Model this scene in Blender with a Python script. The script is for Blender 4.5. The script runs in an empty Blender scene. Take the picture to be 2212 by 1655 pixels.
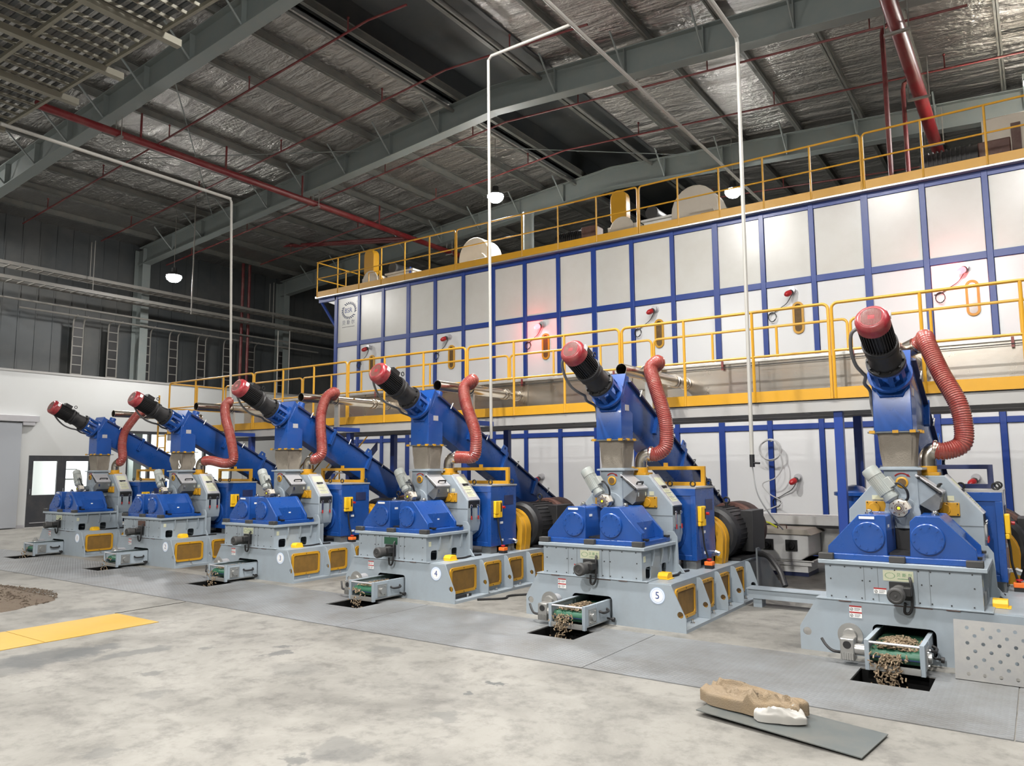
import bpy, bmesh, math, random
from mathutils import Vector, Matrix
random.seed(7)
SC = bpy.context.scene
COL = SC.collection

# ------------------------------------------------------------------ camera
F_PX, W_PX, H_PX = 1625.395, 2212.0, 1655.0
CAM = Vector((14.9808, -7.2663, 1.6570))
RIGHT = Vector((0.81981, 0.57261, -0.00643))
UP = Vector((0.06834, -0.08668, 0.99389))
FWD = Vector((-0.56855, 0.81524, 0.11019))
cd = bpy.data.cameras.new('camera')
cam = bpy.data.objects.new('camera', cd)
COL.objects.link(cam)
rm = Matrix((RIGHT, UP, -FWD)).transposed()
cam.matrix_world = Matrix.Translation(CAM) @ rm.to_4x4()
cd.sensor_fit = 'HORIZONTAL'
cd.sensor_width = 36.0
cd.lens = 36.0 * F_PX / W_PX
cd.clip_start, cd.clip_end = 0.05, 200
SC.camera = cam


def at(u, v, ax, val):
    """world point seen at photo pixel (u, v) on the plane axis=val"""
    d = RIGHT * ((u - W_PX / 2) / F_PX) + UP * ((H_PX / 2 - v) / F_PX) + FWD
    return CAM + d * ((val - CAM[ax]) / d[ax])


# ------------------------------------------------------------------ world, exposure
SC.view_settings.view_transform = 'Standard'
SC.view_settings.look = 'None'
SC.view_settings.gamma = 1.0
SC.view_settings.use_curve_mapping = False
SC.view_settings.exposure = 0.75
wd = bpy.data.worlds.new('night'); SC.world = wd
wd.use_nodes = True
wd.node_tree.nodes['Background'].inputs[0].default_value = (0.55, 0.62, 0.75, 1)
wd.node_tree.nodes['Background'].inputs[1].default_value = 0.02
SC.cycles.use_denoising = True
SC.cycles.max_bounces = 7
SC.cycles.diffuse_bounces = 4
SC.cycles.glossy_bounces = 4
SC.cycles.sample_clamp_indirect = 6.0

# high-bay lamps of the hall: (x, y, z, watts); the last ones hang behind the camera
LAMP_W = 390.0
LAMPS = [(3.31, 8.74, 9.0), (-6.29, 5.25, 7.5), (8.75, 12.05, 8.95), (15.43, 9.8, 9.0),
         (-8.3, -1.2, 9.0), (8.5, -1.2, 9.2), (12.0, -1.2, 9.2), (15.5, -1.2, 9.1), (19.0, -1.2, 8.8),
         (-2.0, -9.5, 8.6), (6.0, -10.0, 8.9), (13.5, -10.5, 8.9), (2.5, -15.5, 8.9), (12.5, -16.0, 8.9)]
LAMP_K = [0.7, 0.35, 0.5, 0.6, 1.1, 1.2, 0.5, 0.5, 0.4, 1.6, 1.5, 2.2, 1.3, 2.2]
OFFICE_W = 170.0

# ------------------------------------------------------------------ materials
MATS = {}


def nt_new(name):
    m = bpy.data.materials.new(name); m.use_nodes = True
    nt = m.node_tree
    return m, nt, nt.nodes['Principled BSDF']


def N(nt, kind, **kw):
    n = nt.nodes.new(kind)
    for k, v in kw.items():
        if k in n.inputs: n.inputs[k].default_value = v
        else: setattr(n, k, v)
    return n


def paint(name, col, rough=0.4, metal=0.0, dirt=0.12, dirt_col=(0.35, 0.30, 0.24), scale=3.0, bump=0.0, bscale=40.0, spec=0.5, coat=0.0):
    m, nt, b = nt_new(name)
    L = nt.links.new
    tc = N(nt, 'ShaderNodeTexCoord')
    nz = N(nt, 'ShaderNodeTexNoise', Scale=scale, Detail=6.0, Roughness=0.65)
    L(tc.outputs['Object'], nz.inputs['Vector'])
    rp = N(nt, 'ShaderNodeValToRGB')
    rp.color_ramp.elements[0].position = 0.42; rp.color_ramp.elements[1].position = 0.78
    rp.color_ramp.elements[0].color = (0, 0, 0, 1); rp.color_ramp.elements[1].color = (dirt, dirt, dirt, 1)
    L(nz.outputs['Fac'], rp.inputs['Fac'])
    mx = N(nt, 'ShaderNodeMix', data_type='RGBA')
    mx.inputs[6].default_value = (*col, 1); mx.inputs[7].default_value = (*dirt_col, 1)
    L(rp.outputs['Color'], mx.inputs[0])
    L(mx.outputs[2], b.inputs['Base Color'])
    b.inputs['Metallic'].default_value = metal
    b.inputs['Specular IOR Level'].default_value = spec
    b.inputs['Coat Weight'].default_value = coat
    mr = N(nt, 'ShaderNodeMapRange'); mr.inputs[3].default_value = rough * 0.85; mr.inputs[4].default_value = min(1, rough * 1.25)
    L(nz.outputs['Fac'], mr.inputs[0]); L(mr.outputs[0], b.inputs['Roughness'])
    if bump:
        n2 = N(nt, 'ShaderNodeTexNoise', Scale=bscale, Detail=3.0)
        L(tc.outputs['Object'], n2.inputs['Vector'])
        bp = N(nt, 'ShaderNodeBump', Strength=bump, Distance=0.01)
        L(n2.outputs['Fac'], bp.inputs['Height']); L(bp.outputs['Normal'], b.inputs['Normal'])
    MATS[name] = m
    return m


def glow(name, col, s):
    m, nt, b = nt_new(name)
    b.inputs['Base Color'].default_value = (*col, 1)
    b.inputs['Emission Color'].default_value = (*col, 1)
    b.inputs['Emission Strength'].default_value = s
    MATS[name] = m
    return m


GREY = paint('grey_paint', (0.285, 0.33, 0.368), 0.38, dirt=0.25, dirt_col=(0.20, 0.19, 0.17), scale=4)
GREYD = paint('dark_and_shaded_grey', (0.10, 0.115, 0.125), 0.45, dirt=0.3)
BLUE = paint('blue_paint', (0.009, 0.062, 0.265), 0.27, dirt=0.10, dirt_col=(0.10, 0.10, 0.14), scale=5, coat=0.15)
NAVY = paint('navy_paint', (0.012, 0.022, 0.085), 0.4, dirt=0.1)
FRAMEBLUE = paint('frame_blue', (0.013, 0.043, 0.225), 0.3, dirt=0.08, dirt_col=(0.05, 0.06, 0.12))
YEL = paint('yellow_paint', (0.52, 0.265, 0.012), 0.4, dirt=0.25, dirt_col=(0.32, 0.17, 0.03))
YELB = paint('bright_yellow', (0.85, 0.50, 0.012), 0.4, dirt=0.1)
MESHY = paint('amber_mesh', (0.20, 0.105, 0.018), 0.6, dirt=0.6, dirt_col=(0.08, 0.05, 0.015), scale=7)
BLACK = paint('black_paint', (0.008, 0.008, 0.009), 0.5, dirt=0.25, dirt_col=(0.06, 0.055, 0.05))
RUBBER = paint('rubber', (0.035, 0.035, 0.035), 0.6, dirt=0.3, dirt_col=(0.10, 0.09, 0.08))
RED = paint('red_paint', (0.25, 0.014, 0.022), 0.33, dirt=0.6, dirt_col=(0.34, 0.20, 0.17), scale=6)
REDPIPE = paint('red_pipe_paint', (0.15, 0.010, 0.013), 0.35, dirt=0.15)
REDTHIN = paint('red_thin_paint', (0.12, 0.010, 0.012), 0.45, dirt=0.2)
HOSE = paint('hose_red', (0.26, 0.045, 0.036), 0.26, dirt=0.45, dirt_col=(0.36, 0.18, 0.14), scale=7, coat=0.5)
STEEL = paint('stainless', (0.56, 0.52, 0.46), 0.25, metal=1.0, dirt=0.45, dirt_col=(0.30, 0.25, 0.19), scale=2.5, bump=0.08, bscale=6)
GALV = paint('galvanised', (0.62, 0.62, 0.60), 0.38, metal=0.85, dirt=0.5, dirt_col=(0.36, 0.34, 0.30), scale=5, bump=0.05, bscale=20)
ALU = paint('cast_aluminium', (0.40, 0.40, 0.39), 0.3, metal=0.8, dirt=0.3)
MOTG = paint('motor_grey', (0.30, 0.325, 0.31), 0.42, dirt=0.5, dirt_col=(0.35, 0.31, 0.26), scale=9)
CHROME = paint('chrome', (0.75, 0.75, 0.75), 0.12, metal=1.0, dirt=0.0)
CLOTH = paint('filter_cloth', (0.21, 0.185, 0.15), 0.9, dirt=0.7, dirt_col=(0.15, 0.125, 0.10), scale=5, bump=0.4, bscale=90)
WHITE = paint('white_panel', (0.66, 0.665, 0.67), 0.22, dirt=0.10, dirt_col=(0.45, 0.42, 0.36), scale=0.8, bump=0.10, bscale=2.2)
AGED_DIM = paint('aged_dimmed_panel', (0.56, 0.555, 0.52), 0.24, dirt=0.30, dirt_col=(0.36, 0.32, 0.25), scale=0.9, bump=0.10, bscale=2.2)  # yellowed, stained panels; base also darkened to offset strong lamp light
WALLW = paint('white_wall', (0.55, 0.56, 0.555), 0.6, dirt=0.1, scale=0.6)
WPAINT = paint('white_enamel', (0.80, 0.80, 0.78), 0.35, dirt=0.25, scale=3)
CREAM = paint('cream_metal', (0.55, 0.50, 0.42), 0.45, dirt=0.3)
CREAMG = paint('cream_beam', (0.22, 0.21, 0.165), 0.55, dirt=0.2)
OFFW = paint('off_white_beam', (0.33, 0.328, 0.32), 0.45, dirt=0.3, scale=2)
BEAM = paint('grey_green_steel', (0.17, 0.195, 0.19), 0.5, dirt=0.15)
PURL = paint('purlin_steel', (0.13, 0.135, 0.125), 0.5, dirt=0.3, metal=0.2)
DARKW = paint('dark_cladding', (0.042, 0.048, 0.051), 0.55, dirt=0.15, scale=0.5)
TRAYM = paint('tray_steel', (0.17, 0.165, 0.15), 0.5, dirt=0.2)
CONDUIT = paint('white_conduit', (0.38, 0.37, 0.34), 0.4, dirt=0.15)
GREEN = paint('green_belt', (0.012, 0.085, 0.045), 0.5, dirt=0.3, dirt_col=(0.12, 0.12, 0.08))
CHIP = paint('wood_chip', (0.24, 0.18, 0.115), 0.85, dirt=0.7, dirt_col=(0.16, 0.11, 0.07), scale=12)
DIRT = paint('fine_chip', (0.095, 0.072, 0.050), 0.95, dirt=0.8, dirt_col=(0.08, 0.055, 0.04), scale=9, bump=0.8, bscale=60)
RUST = paint('rust_brown', (0.075, 0.030, 0.022), 0.55, dirt=0.3)
ORANGE = paint('orange_plastic', (0.85, 0.17, 0.02), 0.4, dirt=0.05)
REDPL = paint('red_plastic', (0.38, 0.015, 0.018), 0.3, dirt=0.0)
GLASSY = paint('sight_glass', (0.12, 0.075, 0.035), 0.15, dirt=0.5, dirt_col=(0.22, 0.15, 0.08), scale=10)
PALE = paint('pale_label', (0.55, 0.56, 0.40), 0.5, dirt=0.3, scale=14)
LABELW = paint('label_white', (0.78, 0.78, 0.77), 0.45, dirt=0.05)
LABELRED = paint('label_red', (0.35, 0.02, 0.02), 0.5, dirt=0.0)
LABELK = paint('label_ink', (0.03, 0.03, 0.03), 0.5, dirt=0.0)
INKBLUE = paint('logo_blue', (0.012, 0.04, 0.20), 0.45, dirt=0.0)
INKNAVY = paint('logo_navy', (0.010, 0.022, 0.075), 0.45, dirt=0.0)
INKGREEN = paint('plate_green', (0.03, 0.20, 0.07), 0.5, dirt=0.0)
BADGE = paint('badge_blue', (0.42, 0.55, 0.78), 0.45, dirt=0.0)
DARK = paint('dark_hollow', (0.006, 0.006, 0.006), 0.9, dirt=0.0, spec=0.1)
DOORK = paint('door_charcoal', (0.035, 0.038, 0.045), 0.45, dirt=0.1)
DOORG = paint('sliding_door_grey', (0.36, 0.38, 0.41), 0.45, dirt=0.08, scale=0.7)
SILVER = paint('silver_cover', (0.50, 0.50, 0.52), 0.4, metal=0.4, dirt=0.15)
SACK = paint('woven_sack', (0.21, 0.160, 0.105), 0.8, dirt=0.75, dirt_col=(0.22, 0.155, 0.085), scale=6, bump=0.5, bscale=120)
SACKW = paint('sack_lining', (0.38, 0.37, 0.345), 0.6, dirt=0.35)
SHEET = paint('sheet_steel', (0.125, 0.14, 0.138), 0.4, metal=0.35, dirt=0.3)
YTUBE = paint('yellow_tube', (0.75, 0.80, 0.03), 0.35, dirt=0.0)
CABLEG = paint('grey_cable', (0.42, 0.42, 0.42), 0.5, dirt=0.0)
STEP = paint('step_plate_steel', (0.13, 0.13, 0.127), 0.42, metal=0.5, dirt=0.6, dirt_col=(0.22, 0.21, 0.19), scale=5)
CABLED = paint('grey_flex_conduit', (0.12, 0.12, 0.12), 0.5, dirt=0.0)
YFLOOR = paint('yellow_floor_paint', (0.40, 0.25, 0.045), 0.55, dirt=0.35, dirt_col=(0.34, 0.25, 0.10), scale=2.5)
LENS = glow('lamp_lens', (1.0, 0.98, 0.95), 130.0)
REDLIT = glow('red_lamp_lit', (1.0, 0.06, 0.07), 7.0)
OFFLT = glow('office_tube', (1.0, 0.99, 0.97), 6.0)


def foil_mat():
    m, nt, b = nt_new('foil_insulation')
    L = nt.links.new
    tc = N(nt, 'ShaderNodeTexCoord')
    mp = N(nt, 'ShaderNodeMapping'); mp.inputs['Scale'].default_value = (0.55, 3.2, 1.0)
    L(tc.outputs['Object'], mp.inputs['Vector'])
    n1 = N(nt, 'ShaderNodeTexNoise', Scale=1.0, Detail=7.0, Roughness=0.62)
    n1.inputs['Distortion'].default_value = 0.6
    L(mp.outputs['Vector'], n1.inputs['Vector'])
    n2 = N(nt, 'ShaderNodeTexNoise', Scale=9.0, Detail=4.0)
    L(tc.outputs['Object'], n2.inputs['Vector'])
    ad = N(nt, 'ShaderNodeMath', operation='MULTIPLY_ADD'); ad.inputs[1].default_value = 0.25
    L(n2.outputs['Fac'], ad.inputs[0]); L(n1.outputs['Fac'], ad.inputs[2])
    bp = N(nt, 'ShaderNodeBump', Strength=0.95, Distance=0.16)
    L(ad.outputs[0], bp.inputs['Height']); L(bp.outputs['Normal'], b.inputs['Normal'])
    b.inputs['Base Color'].default_value = (0.52, 0.505, 0.485, 1)
    b.inputs['Metallic'].default_value = 0.95
    b.inputs['Roughness'].default_value = 0.28
    return m


def concrete_mat():
    m, nt, b = nt_new('concrete')
    L = nt.links.new
    tc = N(nt, 'ShaderNodeTexCoord')
    big = N(nt, 'ShaderNodeTexNoise', Scale=0.8, Detail=8.0, Roughness=0.68); big.inputs['Distortion'].default_value = 0.5
    mid = N(nt, 'ShaderNodeTexNoise', Scale=4.2, Detail=10.0, Roughness=0.74)
    fine = N(nt, 'ShaderNodeTexNoise', Scale=26.0, Detail=5.0)
    for n in (big, mid, fine): L(tc.outputs['Object'], n.inputs['Vector'])
    r1 = N(nt, 'ShaderNodeValToRGB')
    e = r1.color_ramp.elements
    e[0].position, e[0].color = 0.30, (0.128, 0.123, 0.111, 1)
    e[1].position, e[1].color = 0.60, (0.228, 0.220, 0.199, 1)
    L(big.outputs['Fac'], r1.inputs['Fac'])
    r2 = N(nt, 'ShaderNodeValToRGB')
    e = r2.color_ramp.elements
    e[0].position, e[0].color = 0.34, (0.52, 0.52, 0.53, 1)
    e[1].position, e[1].color = 0.52, (1.04, 1.04, 1.04, 1)
    L(mid.outputs['Fac'], r2.inputs['Fac'])
    mu = N(nt, 'ShaderNodeMix', data_type='RGBA', blend_type='MULTIPLY'); mu.inputs[0].default_value = 0.75
    L(r1.outputs['Color'], mu.inputs[6]); L(r2.outputs['Color'], mu.inputs[7])
    # damp stains, each with its own place and shape on the slab
    wob = N(nt, 'ShaderNodeTexNoise', Scale=3.2, Detail=5.0, Roughness=0.7)
    L(tc.outputs['Object'], wob.inputs['Vector'])
    off = N(nt, 'ShaderNodeVectorMath', operation='MULTIPLY_ADD')
    off.inputs[1].default_value = (0.5, 0.5, 0.0); off.inputs[2].default_value = (-0.25, -0.25, 0)
    L(wob.outputs['Color'], off.inputs[0])
    ad = N(nt, 'ShaderNodeVectorMath', operation='ADD')
    L(tc.outputs['Object'], ad.inputs[0]); L(off.outputs[0], ad.inputs[1])
    cur = mu.outputs[2]
    for (u, v, rx, ry, k) in STAINS:
        c = at(u, v, 2, 0.0)
        sb = N(nt, 'ShaderNodeVectorMath', operation='SUBTRACT'); sb.inputs[1].default_value = (c.x, c.y, 0)
        L(ad.outputs[0], sb.inputs[0])
        sc = N(nt, 'ShaderNodeVectorMath', operation='MULTIPLY'); sc.inputs[1].default_value = (1 / rx, 1 / ry, 0)
        L(sb.outputs[0], sc.inputs[0])
        ln = N(nt, 'ShaderNodeVectorMath', operation='LENGTH'); L(sc.outputs[0], ln.inputs[0])
        mr = N(nt, 'ShaderNodeMapRange'); mr.inputs[1].default_value = 0.75; mr.inputs[2].default_value = 1.05
        mr.inputs[3].default_value = k; mr.inputs[4].default_value = 0.0
        L(ln.outputs['Value'], mr.inputs[0])
        mx = N(nt, 'ShaderNodeMix', data_type='RGBA'); mx.inputs[7].default_value = (0.075, 0.078, 0.078, 1)
        L(mr.outputs[0], mx.inputs[0]); L(cur, mx.inputs[6]); cur = mx.outputs[2]
    L(cur, b.inputs['Base Color'])
    b.inputs['Roughness'].default_value = 0.55
    b.inputs['Specular IOR Level'].default_value = 0.35
    bp = N(nt, 'ShaderNodeBump', Strength=0.15, Distance=0.01)
    L(fine.outputs['Fac'], bp.inputs['Height']); L(bp.outputs['Normal'], b.inputs['Normal'])
    return m


STAINS = [(110, 1420, .34, .42, .75), (200, 1405, .16, .3, .7), (20, 1440, .35, .3, .55), (290, 1410, .14, .34, .6), (600, 1412, .10, .14, .7), (608, 1398, .07, .06, .7),
          (830, 1405, .20, .16, .4), (1068, 1478, .09, .06, .85), (1008, 1497, .05, .04, .8), (965, 1550, .14, .12, .4),
          (745, 1620, .22, .20, .45), (640, 1645, .12, .08, .6), (313, 1457, .10, .08, .5), (440, 1402, .06, .09, .5),
          (150, 1325, .30, .35, .35), (240, 1314, .14, .14, .4), (420, 1300, .5, .4, .15), (215, 1630, .12, .1, .35), (330, 1500, .1, .1, .3), (640, 1445, .3, .2, .22)]


def checker_mat():
    m, nt, b = nt_new('checker_plate_steel')
    L = nt.links.new
    tc = N(nt, 'ShaderNodeTexCoord')
    hs = []
    for ang, ox in ((math.radians(45), 0.0), (math.radians(-45), 0.5)):
        mp = N(nt, 'ShaderNodeMapping'); mp.inputs['Rotation'].default_value = (0, 0, ang)
        mp.inputs['Scale'].default_value = (16.0, 34.0, 1.0)
        L(tc.outputs['Object'], mp.inputs['Vector'])
        vo = N(nt, 'ShaderNodeTexVoronoi', Scale=1.0, Randomness=0.0)
        L(mp.outputs['Vector'], vo.inputs['Vector'])
        mr = N(nt, 'ShaderNodeMapRange'); mr.inputs[1].default_value = 0.42; mr.inputs[2].default_value = 0.18
        L(vo.outputs['Distance'], mr.inputs[0]); hs.append(mr.outputs[0])
    mx = N(nt, 'ShaderNodeMath', operation='MAXIMUM'); L(hs[0], mx.inputs[0]); L(hs[1], mx.inputs[1])
    bp = N(nt, 'ShaderNodeBump', Strength=0.7, Distance=0.004)
    L(mx.outputs[0], bp.inputs['Height']); L(bp.outputs['Normal'], b.inputs['Normal'])
    nz = N(nt, 'ShaderNodeTexNoise', Scale=1.3, Detail=8.0, Roughness=0.7)
    L(tc.outputs['Object'], nz.inputs['Vector'])
    rp = N(nt, 'ShaderNodeValToRGB')
    e = rp.color_ramp.elements
    e[0].position, e[0].color = 0.32, (0.125, 0.122, 0.115, 1)
    e[1].position, e[1].color = 0.62, (0.19, 0.199, 0.206, 1)
    L(nz.outputs['Fac'], rp.inputs['Fac'])
    L(rp.outputs['Color'], b.inputs['Base Color'])
    b.inputs['Metallic'].default_value = 0.1
    b.inputs['Roughness'].default_value = 0.45
    return m


CONC = concrete_mat(); CHECK = checker_mat(); FOIL = foil_mat()
m, nt, b = nt_new('window_glass')
b.inputs['Base Color'].default_value = (0.9, 0.95, 0.95, 1); b.inputs['Transmission Weight'].default_value = 1.0
b.inputs['Roughness'].default_value = 0.0; b.inputs['IOR'].default_value = 1.05
GLASS = m

# ------------------------------------------------------------------ mesh helpers
KIDS = {}


class MB:
    """collects shapes into one mesh"""

    def __init__(self):
        self.v, self.f, self.mi = [], [], []
        self.cur = 0

    def add(self, vs, fs, M=None):
        o = len(self.v)
        for p in vs:
            p = Vector(p)
            self.v.append(M @ p if M else p)
        for f in fs:
            self.f.append(tuple(o + i for i in f)); self.mi.append(self.cur)
        return self

    def box(self, x0, x1, y0, y1, z0, z1, M=None):
        vs = [(x, y, z) for x in (x0, x1) for y in (y0, y1) for z in (z0, z1)]
        fs = [(0, 1, 3, 2), (4, 6, 7, 5), (0, 4, 5, 1), (2, 3, 7, 6), (0, 2, 6, 4), (1, 5, 7, 3)]
        return self.add(vs, fs, M)

    def prism(self, poly, ax, a, b, M=None):
        """convex or simple polygon extruded along axis ax from a to b; poly in the other two axes in order"""
        n = len(poly)
        def P(p, t):
            q = [0, 0, 0]; o = [i for i in range(3) if i != ax]
            q[o[0]], q[o[1]], q[ax] = p[0], p[1], t
            return q
        vs = [P(p, a) for p in poly] + [P(p, b) for p in poly]
        fs = [tuple(range(n)), tuple(range(2 * n - 1, n - 1, -1))]
        fs += [(i, i + n, (i + 1) % n + n, (i + 1) % n) for i in range(n)]
        return self.add(vs, fs, M)

    def cyl(self, p0, p1, r0, r1=None, seg=20, caps=True, M=None):
        r1 = r0 if r1 is None else r1
        p0, p1 = Vector(p0), Vector(p1)
        d = (p1 - p0).normalized()
        a = d.orthogonal().normalized(); c = d.cross(a)
        vs = []
        for p, r in ((p0, r0), (p1, r1)):
            for i in range(seg):
                t = 2 * math.pi * i / seg
                vs.append(p + (a * math.cos(t) + c * math.sin(t)) * r)
        fs = [(i, (i + 1) % seg, (i + 1) % seg + seg, i + seg) for i in range(seg)]
        if caps: fs += [tuple(range(seg - 1, -1, -1)), tuple(range(seg, 2 * seg))]
        return self.add(vs, fs, M)

    def lathe(self, p0, d, prof, seg=24, M=None, cap=True):
        """prof: list of (t, r) along direction d from p0"""
        p0, d = Vector(p0), Vector(d).normalized()
        a = d.orthogonal().normalized(); c = d.cross(a)
        vs = []
        for t, r in prof:
            for i in range(seg):
                q = 2 * math.pi * i / seg
                vs.append(p0 + d * t + (a * math.cos(q) + c * math.sin(q)) * max(r, 1e-4))
        fs = []
        for k in range(len(prof) - 1):
            o = k * seg
            fs += [(o + i, o + (i + 1) % seg, o + (i + 1) % seg + seg, o + i + seg) for i in range(seg)]
        if cap:
            fs += [tuple(range(seg - 1, -1, -1)), tuple(range(len(prof) * seg - seg, len(prof) * seg))]
        return self.add(vs, fs, M)

    def tube(self, pts, r, seg=8, closed=False, radii=None, M=None):
        pts = [Vector(p) for p in pts]
        n = len(pts); vs = []; ref = None
        for i, p in enumerate(pts):
            if closed: d = (pts[(i + 1) % n] - pts[i - 1]).normalized()
            else: d = (pts[min(i + 1, n - 1)] - pts[max(i - 1, 0)]).normalized()
            if ref is None: ref = d.orthogonal().normalized()
            a = (ref - d * ref.dot(d))
            a = a.normalized() if a.length > 1e-6 else d.orthogonal().normalized()
            ref = a; c = d.cross(a)
            rr = radii[i] if radii else r
            for k in range(seg):
                t = 2 * math.pi * k / seg
                vs.append(p + (a * math.cos(t) + c * math.sin(t)) * rr)
        m = n if closed else n - 1
        fs = []
        for i in range(m):
            o, q = i * seg, ((i + 1) % n) * seg
            fs += [(o + k, o + (k + 1) % seg, q + (k + 1) % seg, q + k) for k in range(seg)]
        if not closed: fs += [tuple(range(seg - 1, -1, -1)), tuple(range((n - 1) * seg, n * seg))]
        return self.add(vs, fs, M)

    def ball(self, c, r, seg=12, sc=(1, 1, 1), M=None):
        c = Vector(c); vs = []; rings = seg // 2
        for j in range(rings + 1):
            ph = math.pi * j / rings
            for i in range(seg):
                t = 2 * math.pi * i / seg
                vs.append(c + Vector((math.sin(ph) * math.cos(t) * r * sc[0], math.sin(ph) * math.sin(t) * r * sc[1], math.cos(ph) * r * sc[2])))
        fs = [(j * seg + i, j * seg + (i + 1) % seg, (j + 1) * seg + (i + 1) % seg, (j + 1) * seg + i) for j in range(rings) for i in range(seg)]
        return self.add(vs, fs, M)

    def ring(self, c, axis, R, r, seg=24, sub=8, M=None):
        c, d = Vector(c), Vector(axis).normalized()
        a = d.orthogonal().normalized(); e = d.cross(a)
        return self.tube([c + (a * math.cos(2 * math.pi * i / seg) + e * math.sin(2 * math.pi * i / seg)) * R for i in range(seg)], r, sub, closed=True, M=M)

    def plate(self, outer, holes, ax, a, b, M=None):
        """plate with holes: polygon loops in the two other axes, thickness a..b along ax"""
        bm = bmesh.new()
        o = [i for i in range(3) if i != ax]
        def mk(p, t):
            q = [0, 0, 0]; q[o[0]], q[o[1]], q[ax] = p[0], p[1], t
            return bm.verts.new(q)
        loops = []
        for lp in [outer] + holes:
            vs = [mk(p, a) for p in lp]
            for i in range(len(vs)): bm.edges.new((vs[i], vs[(i + 1) % len(vs)]))
            loops.append(vs)
        bmesh.ops.triangle_fill(bm, use_beauty=True, use_dissolve=False, edges=bm.edges[:])
        bm.verts.index_update()
        vs = [v.co.copy() for v in bm.verts]; n = len(vs)
        fs = [tuple(v.index for v in f.verts) for f in bm.faces]
        top = []
        for p in vs:
            q = p.copy(); q[ax] = b; top.append(q)
        allf = fs + [tuple(i + n for i in reversed(f)) for f in fs]
        for lp in loops:
            ids = [v.index for v in lp]
            allf += [(ids[i], ids[(i + 1) % len(ids)], ids[(i + 1) % len(ids)] + n, ids[i] + n) for i in range(len(ids))]
        bm.free()
        return self.add(vs + top, allf, M)

    def build(self, name, mats, parent=None, bevel=0.0, smooth=35, label=None, subsurf=0, fix=True):
        me = bpy.data.meshes.new(name)
        me.from_pydata([tuple(v) for v in self.v], [], self.f)
        if not isinstance(mats, (list, tuple)): mats = [mats]
        for mm in mats: me.materials.append(mm)
        if len(mats) > 1: me.polygons.foreach_set('material_index', self.mi)
        if fix:
            bm = bmesh.new(); bm.from_mesh(me)
            bmesh.ops.recalc_face_normals(bm, faces=bm.faces[:]); bm.to_mesh(me); bm.free()
        me.polygons.foreach_set('use_smooth', [bool(smooth)] * len(me.polygons))
        if smooth: me.set_sharp_from_angle(angle=math.radians(smooth))
        me.update()
        o = bpy.data.objects.new(name, me); COL.objects.link(o)
        if parent is not None:
            o.parent = parent; KIDS.setdefault(parent.name, []).append(o)
        if bevel:
            md = o.modifiers.new('edge', 'BEVEL'); md.width = bevel; md.segments = 2; md.limit_method = 'ANGLE'; md.angle_limit = math.radians(40)
        if subsurf:
            md = o.modifiers.new('sub', 'SUBSURF'); md.levels = md.render_levels = subsurf
        if label: o['label'] = label
        return o


def tag(o, label, cat, group=None, kind=None):
    o['label'] = label; o['category'] = cat
    if group: o['group'] = group
    if kind: o['kind'] = kind
    return o


def thing(name, loc, label, cat, group=None):
    o = bpy.data.objects.new(name, None); COL.objects.link(o)
    o.location = loc; o.empty_display_size = 0.2
    return tag(o, label, cat, group)


def struct(o):
    o['kind'] = 'structure'
    return o


def copy_tree(o, parent=None, loc=None, label=None):
    c = o.copy(); COL.objects.link(c)
    if parent is not None:
        c.parent = parent; KIDS.setdefault(parent.name, []).append(c)
    if loc is not None: c.location = loc
    if label: c['label'] = label
    for k in KIDS.get(o.name, []): copy_tree(k, c)
    return c


def circ(cx, cy, r, n=20):
    return [(cx + r * math.cos(2 * math.pi * i / n), cy + r * math.sin(2 * math.pi * i / n)) for i in range(n)]


def rrect(x0, x1, y0, y1, r, n=4):
    out = []
    for cx, cy, a0 in ((x1 - r, y1 - r, 0), (x0 + r, y1 - r, 90), (x0 + r, y0 + r, 180), (x1 - r, y0 + r, 270)):
        for i in range(n + 1):
            a = math.radians(a0 + 90 * i / n)
            out.append((cx + r * math.cos(a), cy + r * math.sin(a)))
    return out


def smooth_path(pts, n=8):
    """Catmull-Rom through the points"""
    P = [Vector(p) for p in pts]; P = [P[0] * 2 - P[1]] + P + [P[-1] * 2 - P[-2]]
    out = []
    for i in range(1, len(P) - 2):
        for k in range(n):
            t = k / n; a, b, c, d = P[i - 1], P[i], P[i + 1], P[i + 2]
            out.append(0.5 * ((2 * b) + (c - a) * t + (2 * a - 5 * b + 4 * c - d) * t * t + (3 * b - a - 3 * c + d) * t ** 3))
    out.append(P[-2])
    return out


def text(s, size, mat, parent, M, name='lettering', depth=0.0006, align='CENTER'):
    """flat lettering in the plane of M (x right, y up), turned into a mesh"""
    cu = bpy.data.curves.new(name, 'FONT'); cu.body = s; cu.size = size; cu.align_x = align; cu.align_y = 'CENTER'
    cu.extrude = depth
    t = bpy.data.objects.new(name, cu); COL.objects.link(t)
    bpy.context.view_layer.update()
    me = bpy.data.meshes.new_from_object(t.evaluated_get(bpy.context.evaluated_depsgraph_get()))
    bpy.data.objects.remove(t); bpy.data.curves.remove(cu)
    me.transform(M); me.materials.clear(); me.materials.append(mat)
    o = bpy.data.objects.new(name, me); COL.objects.link(o)
    if parent is not None:
        o.parent = parent; KIDS.setdefault(parent.name, []).append(o)
    return o


def face_front(x, y, z):
    """matrix for lettering on a face that looks towards -Y"""
    return Matrix.Translation((x, y, z)) @ Matrix.Rotation(math.pi / 2, 4, 'X')


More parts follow.
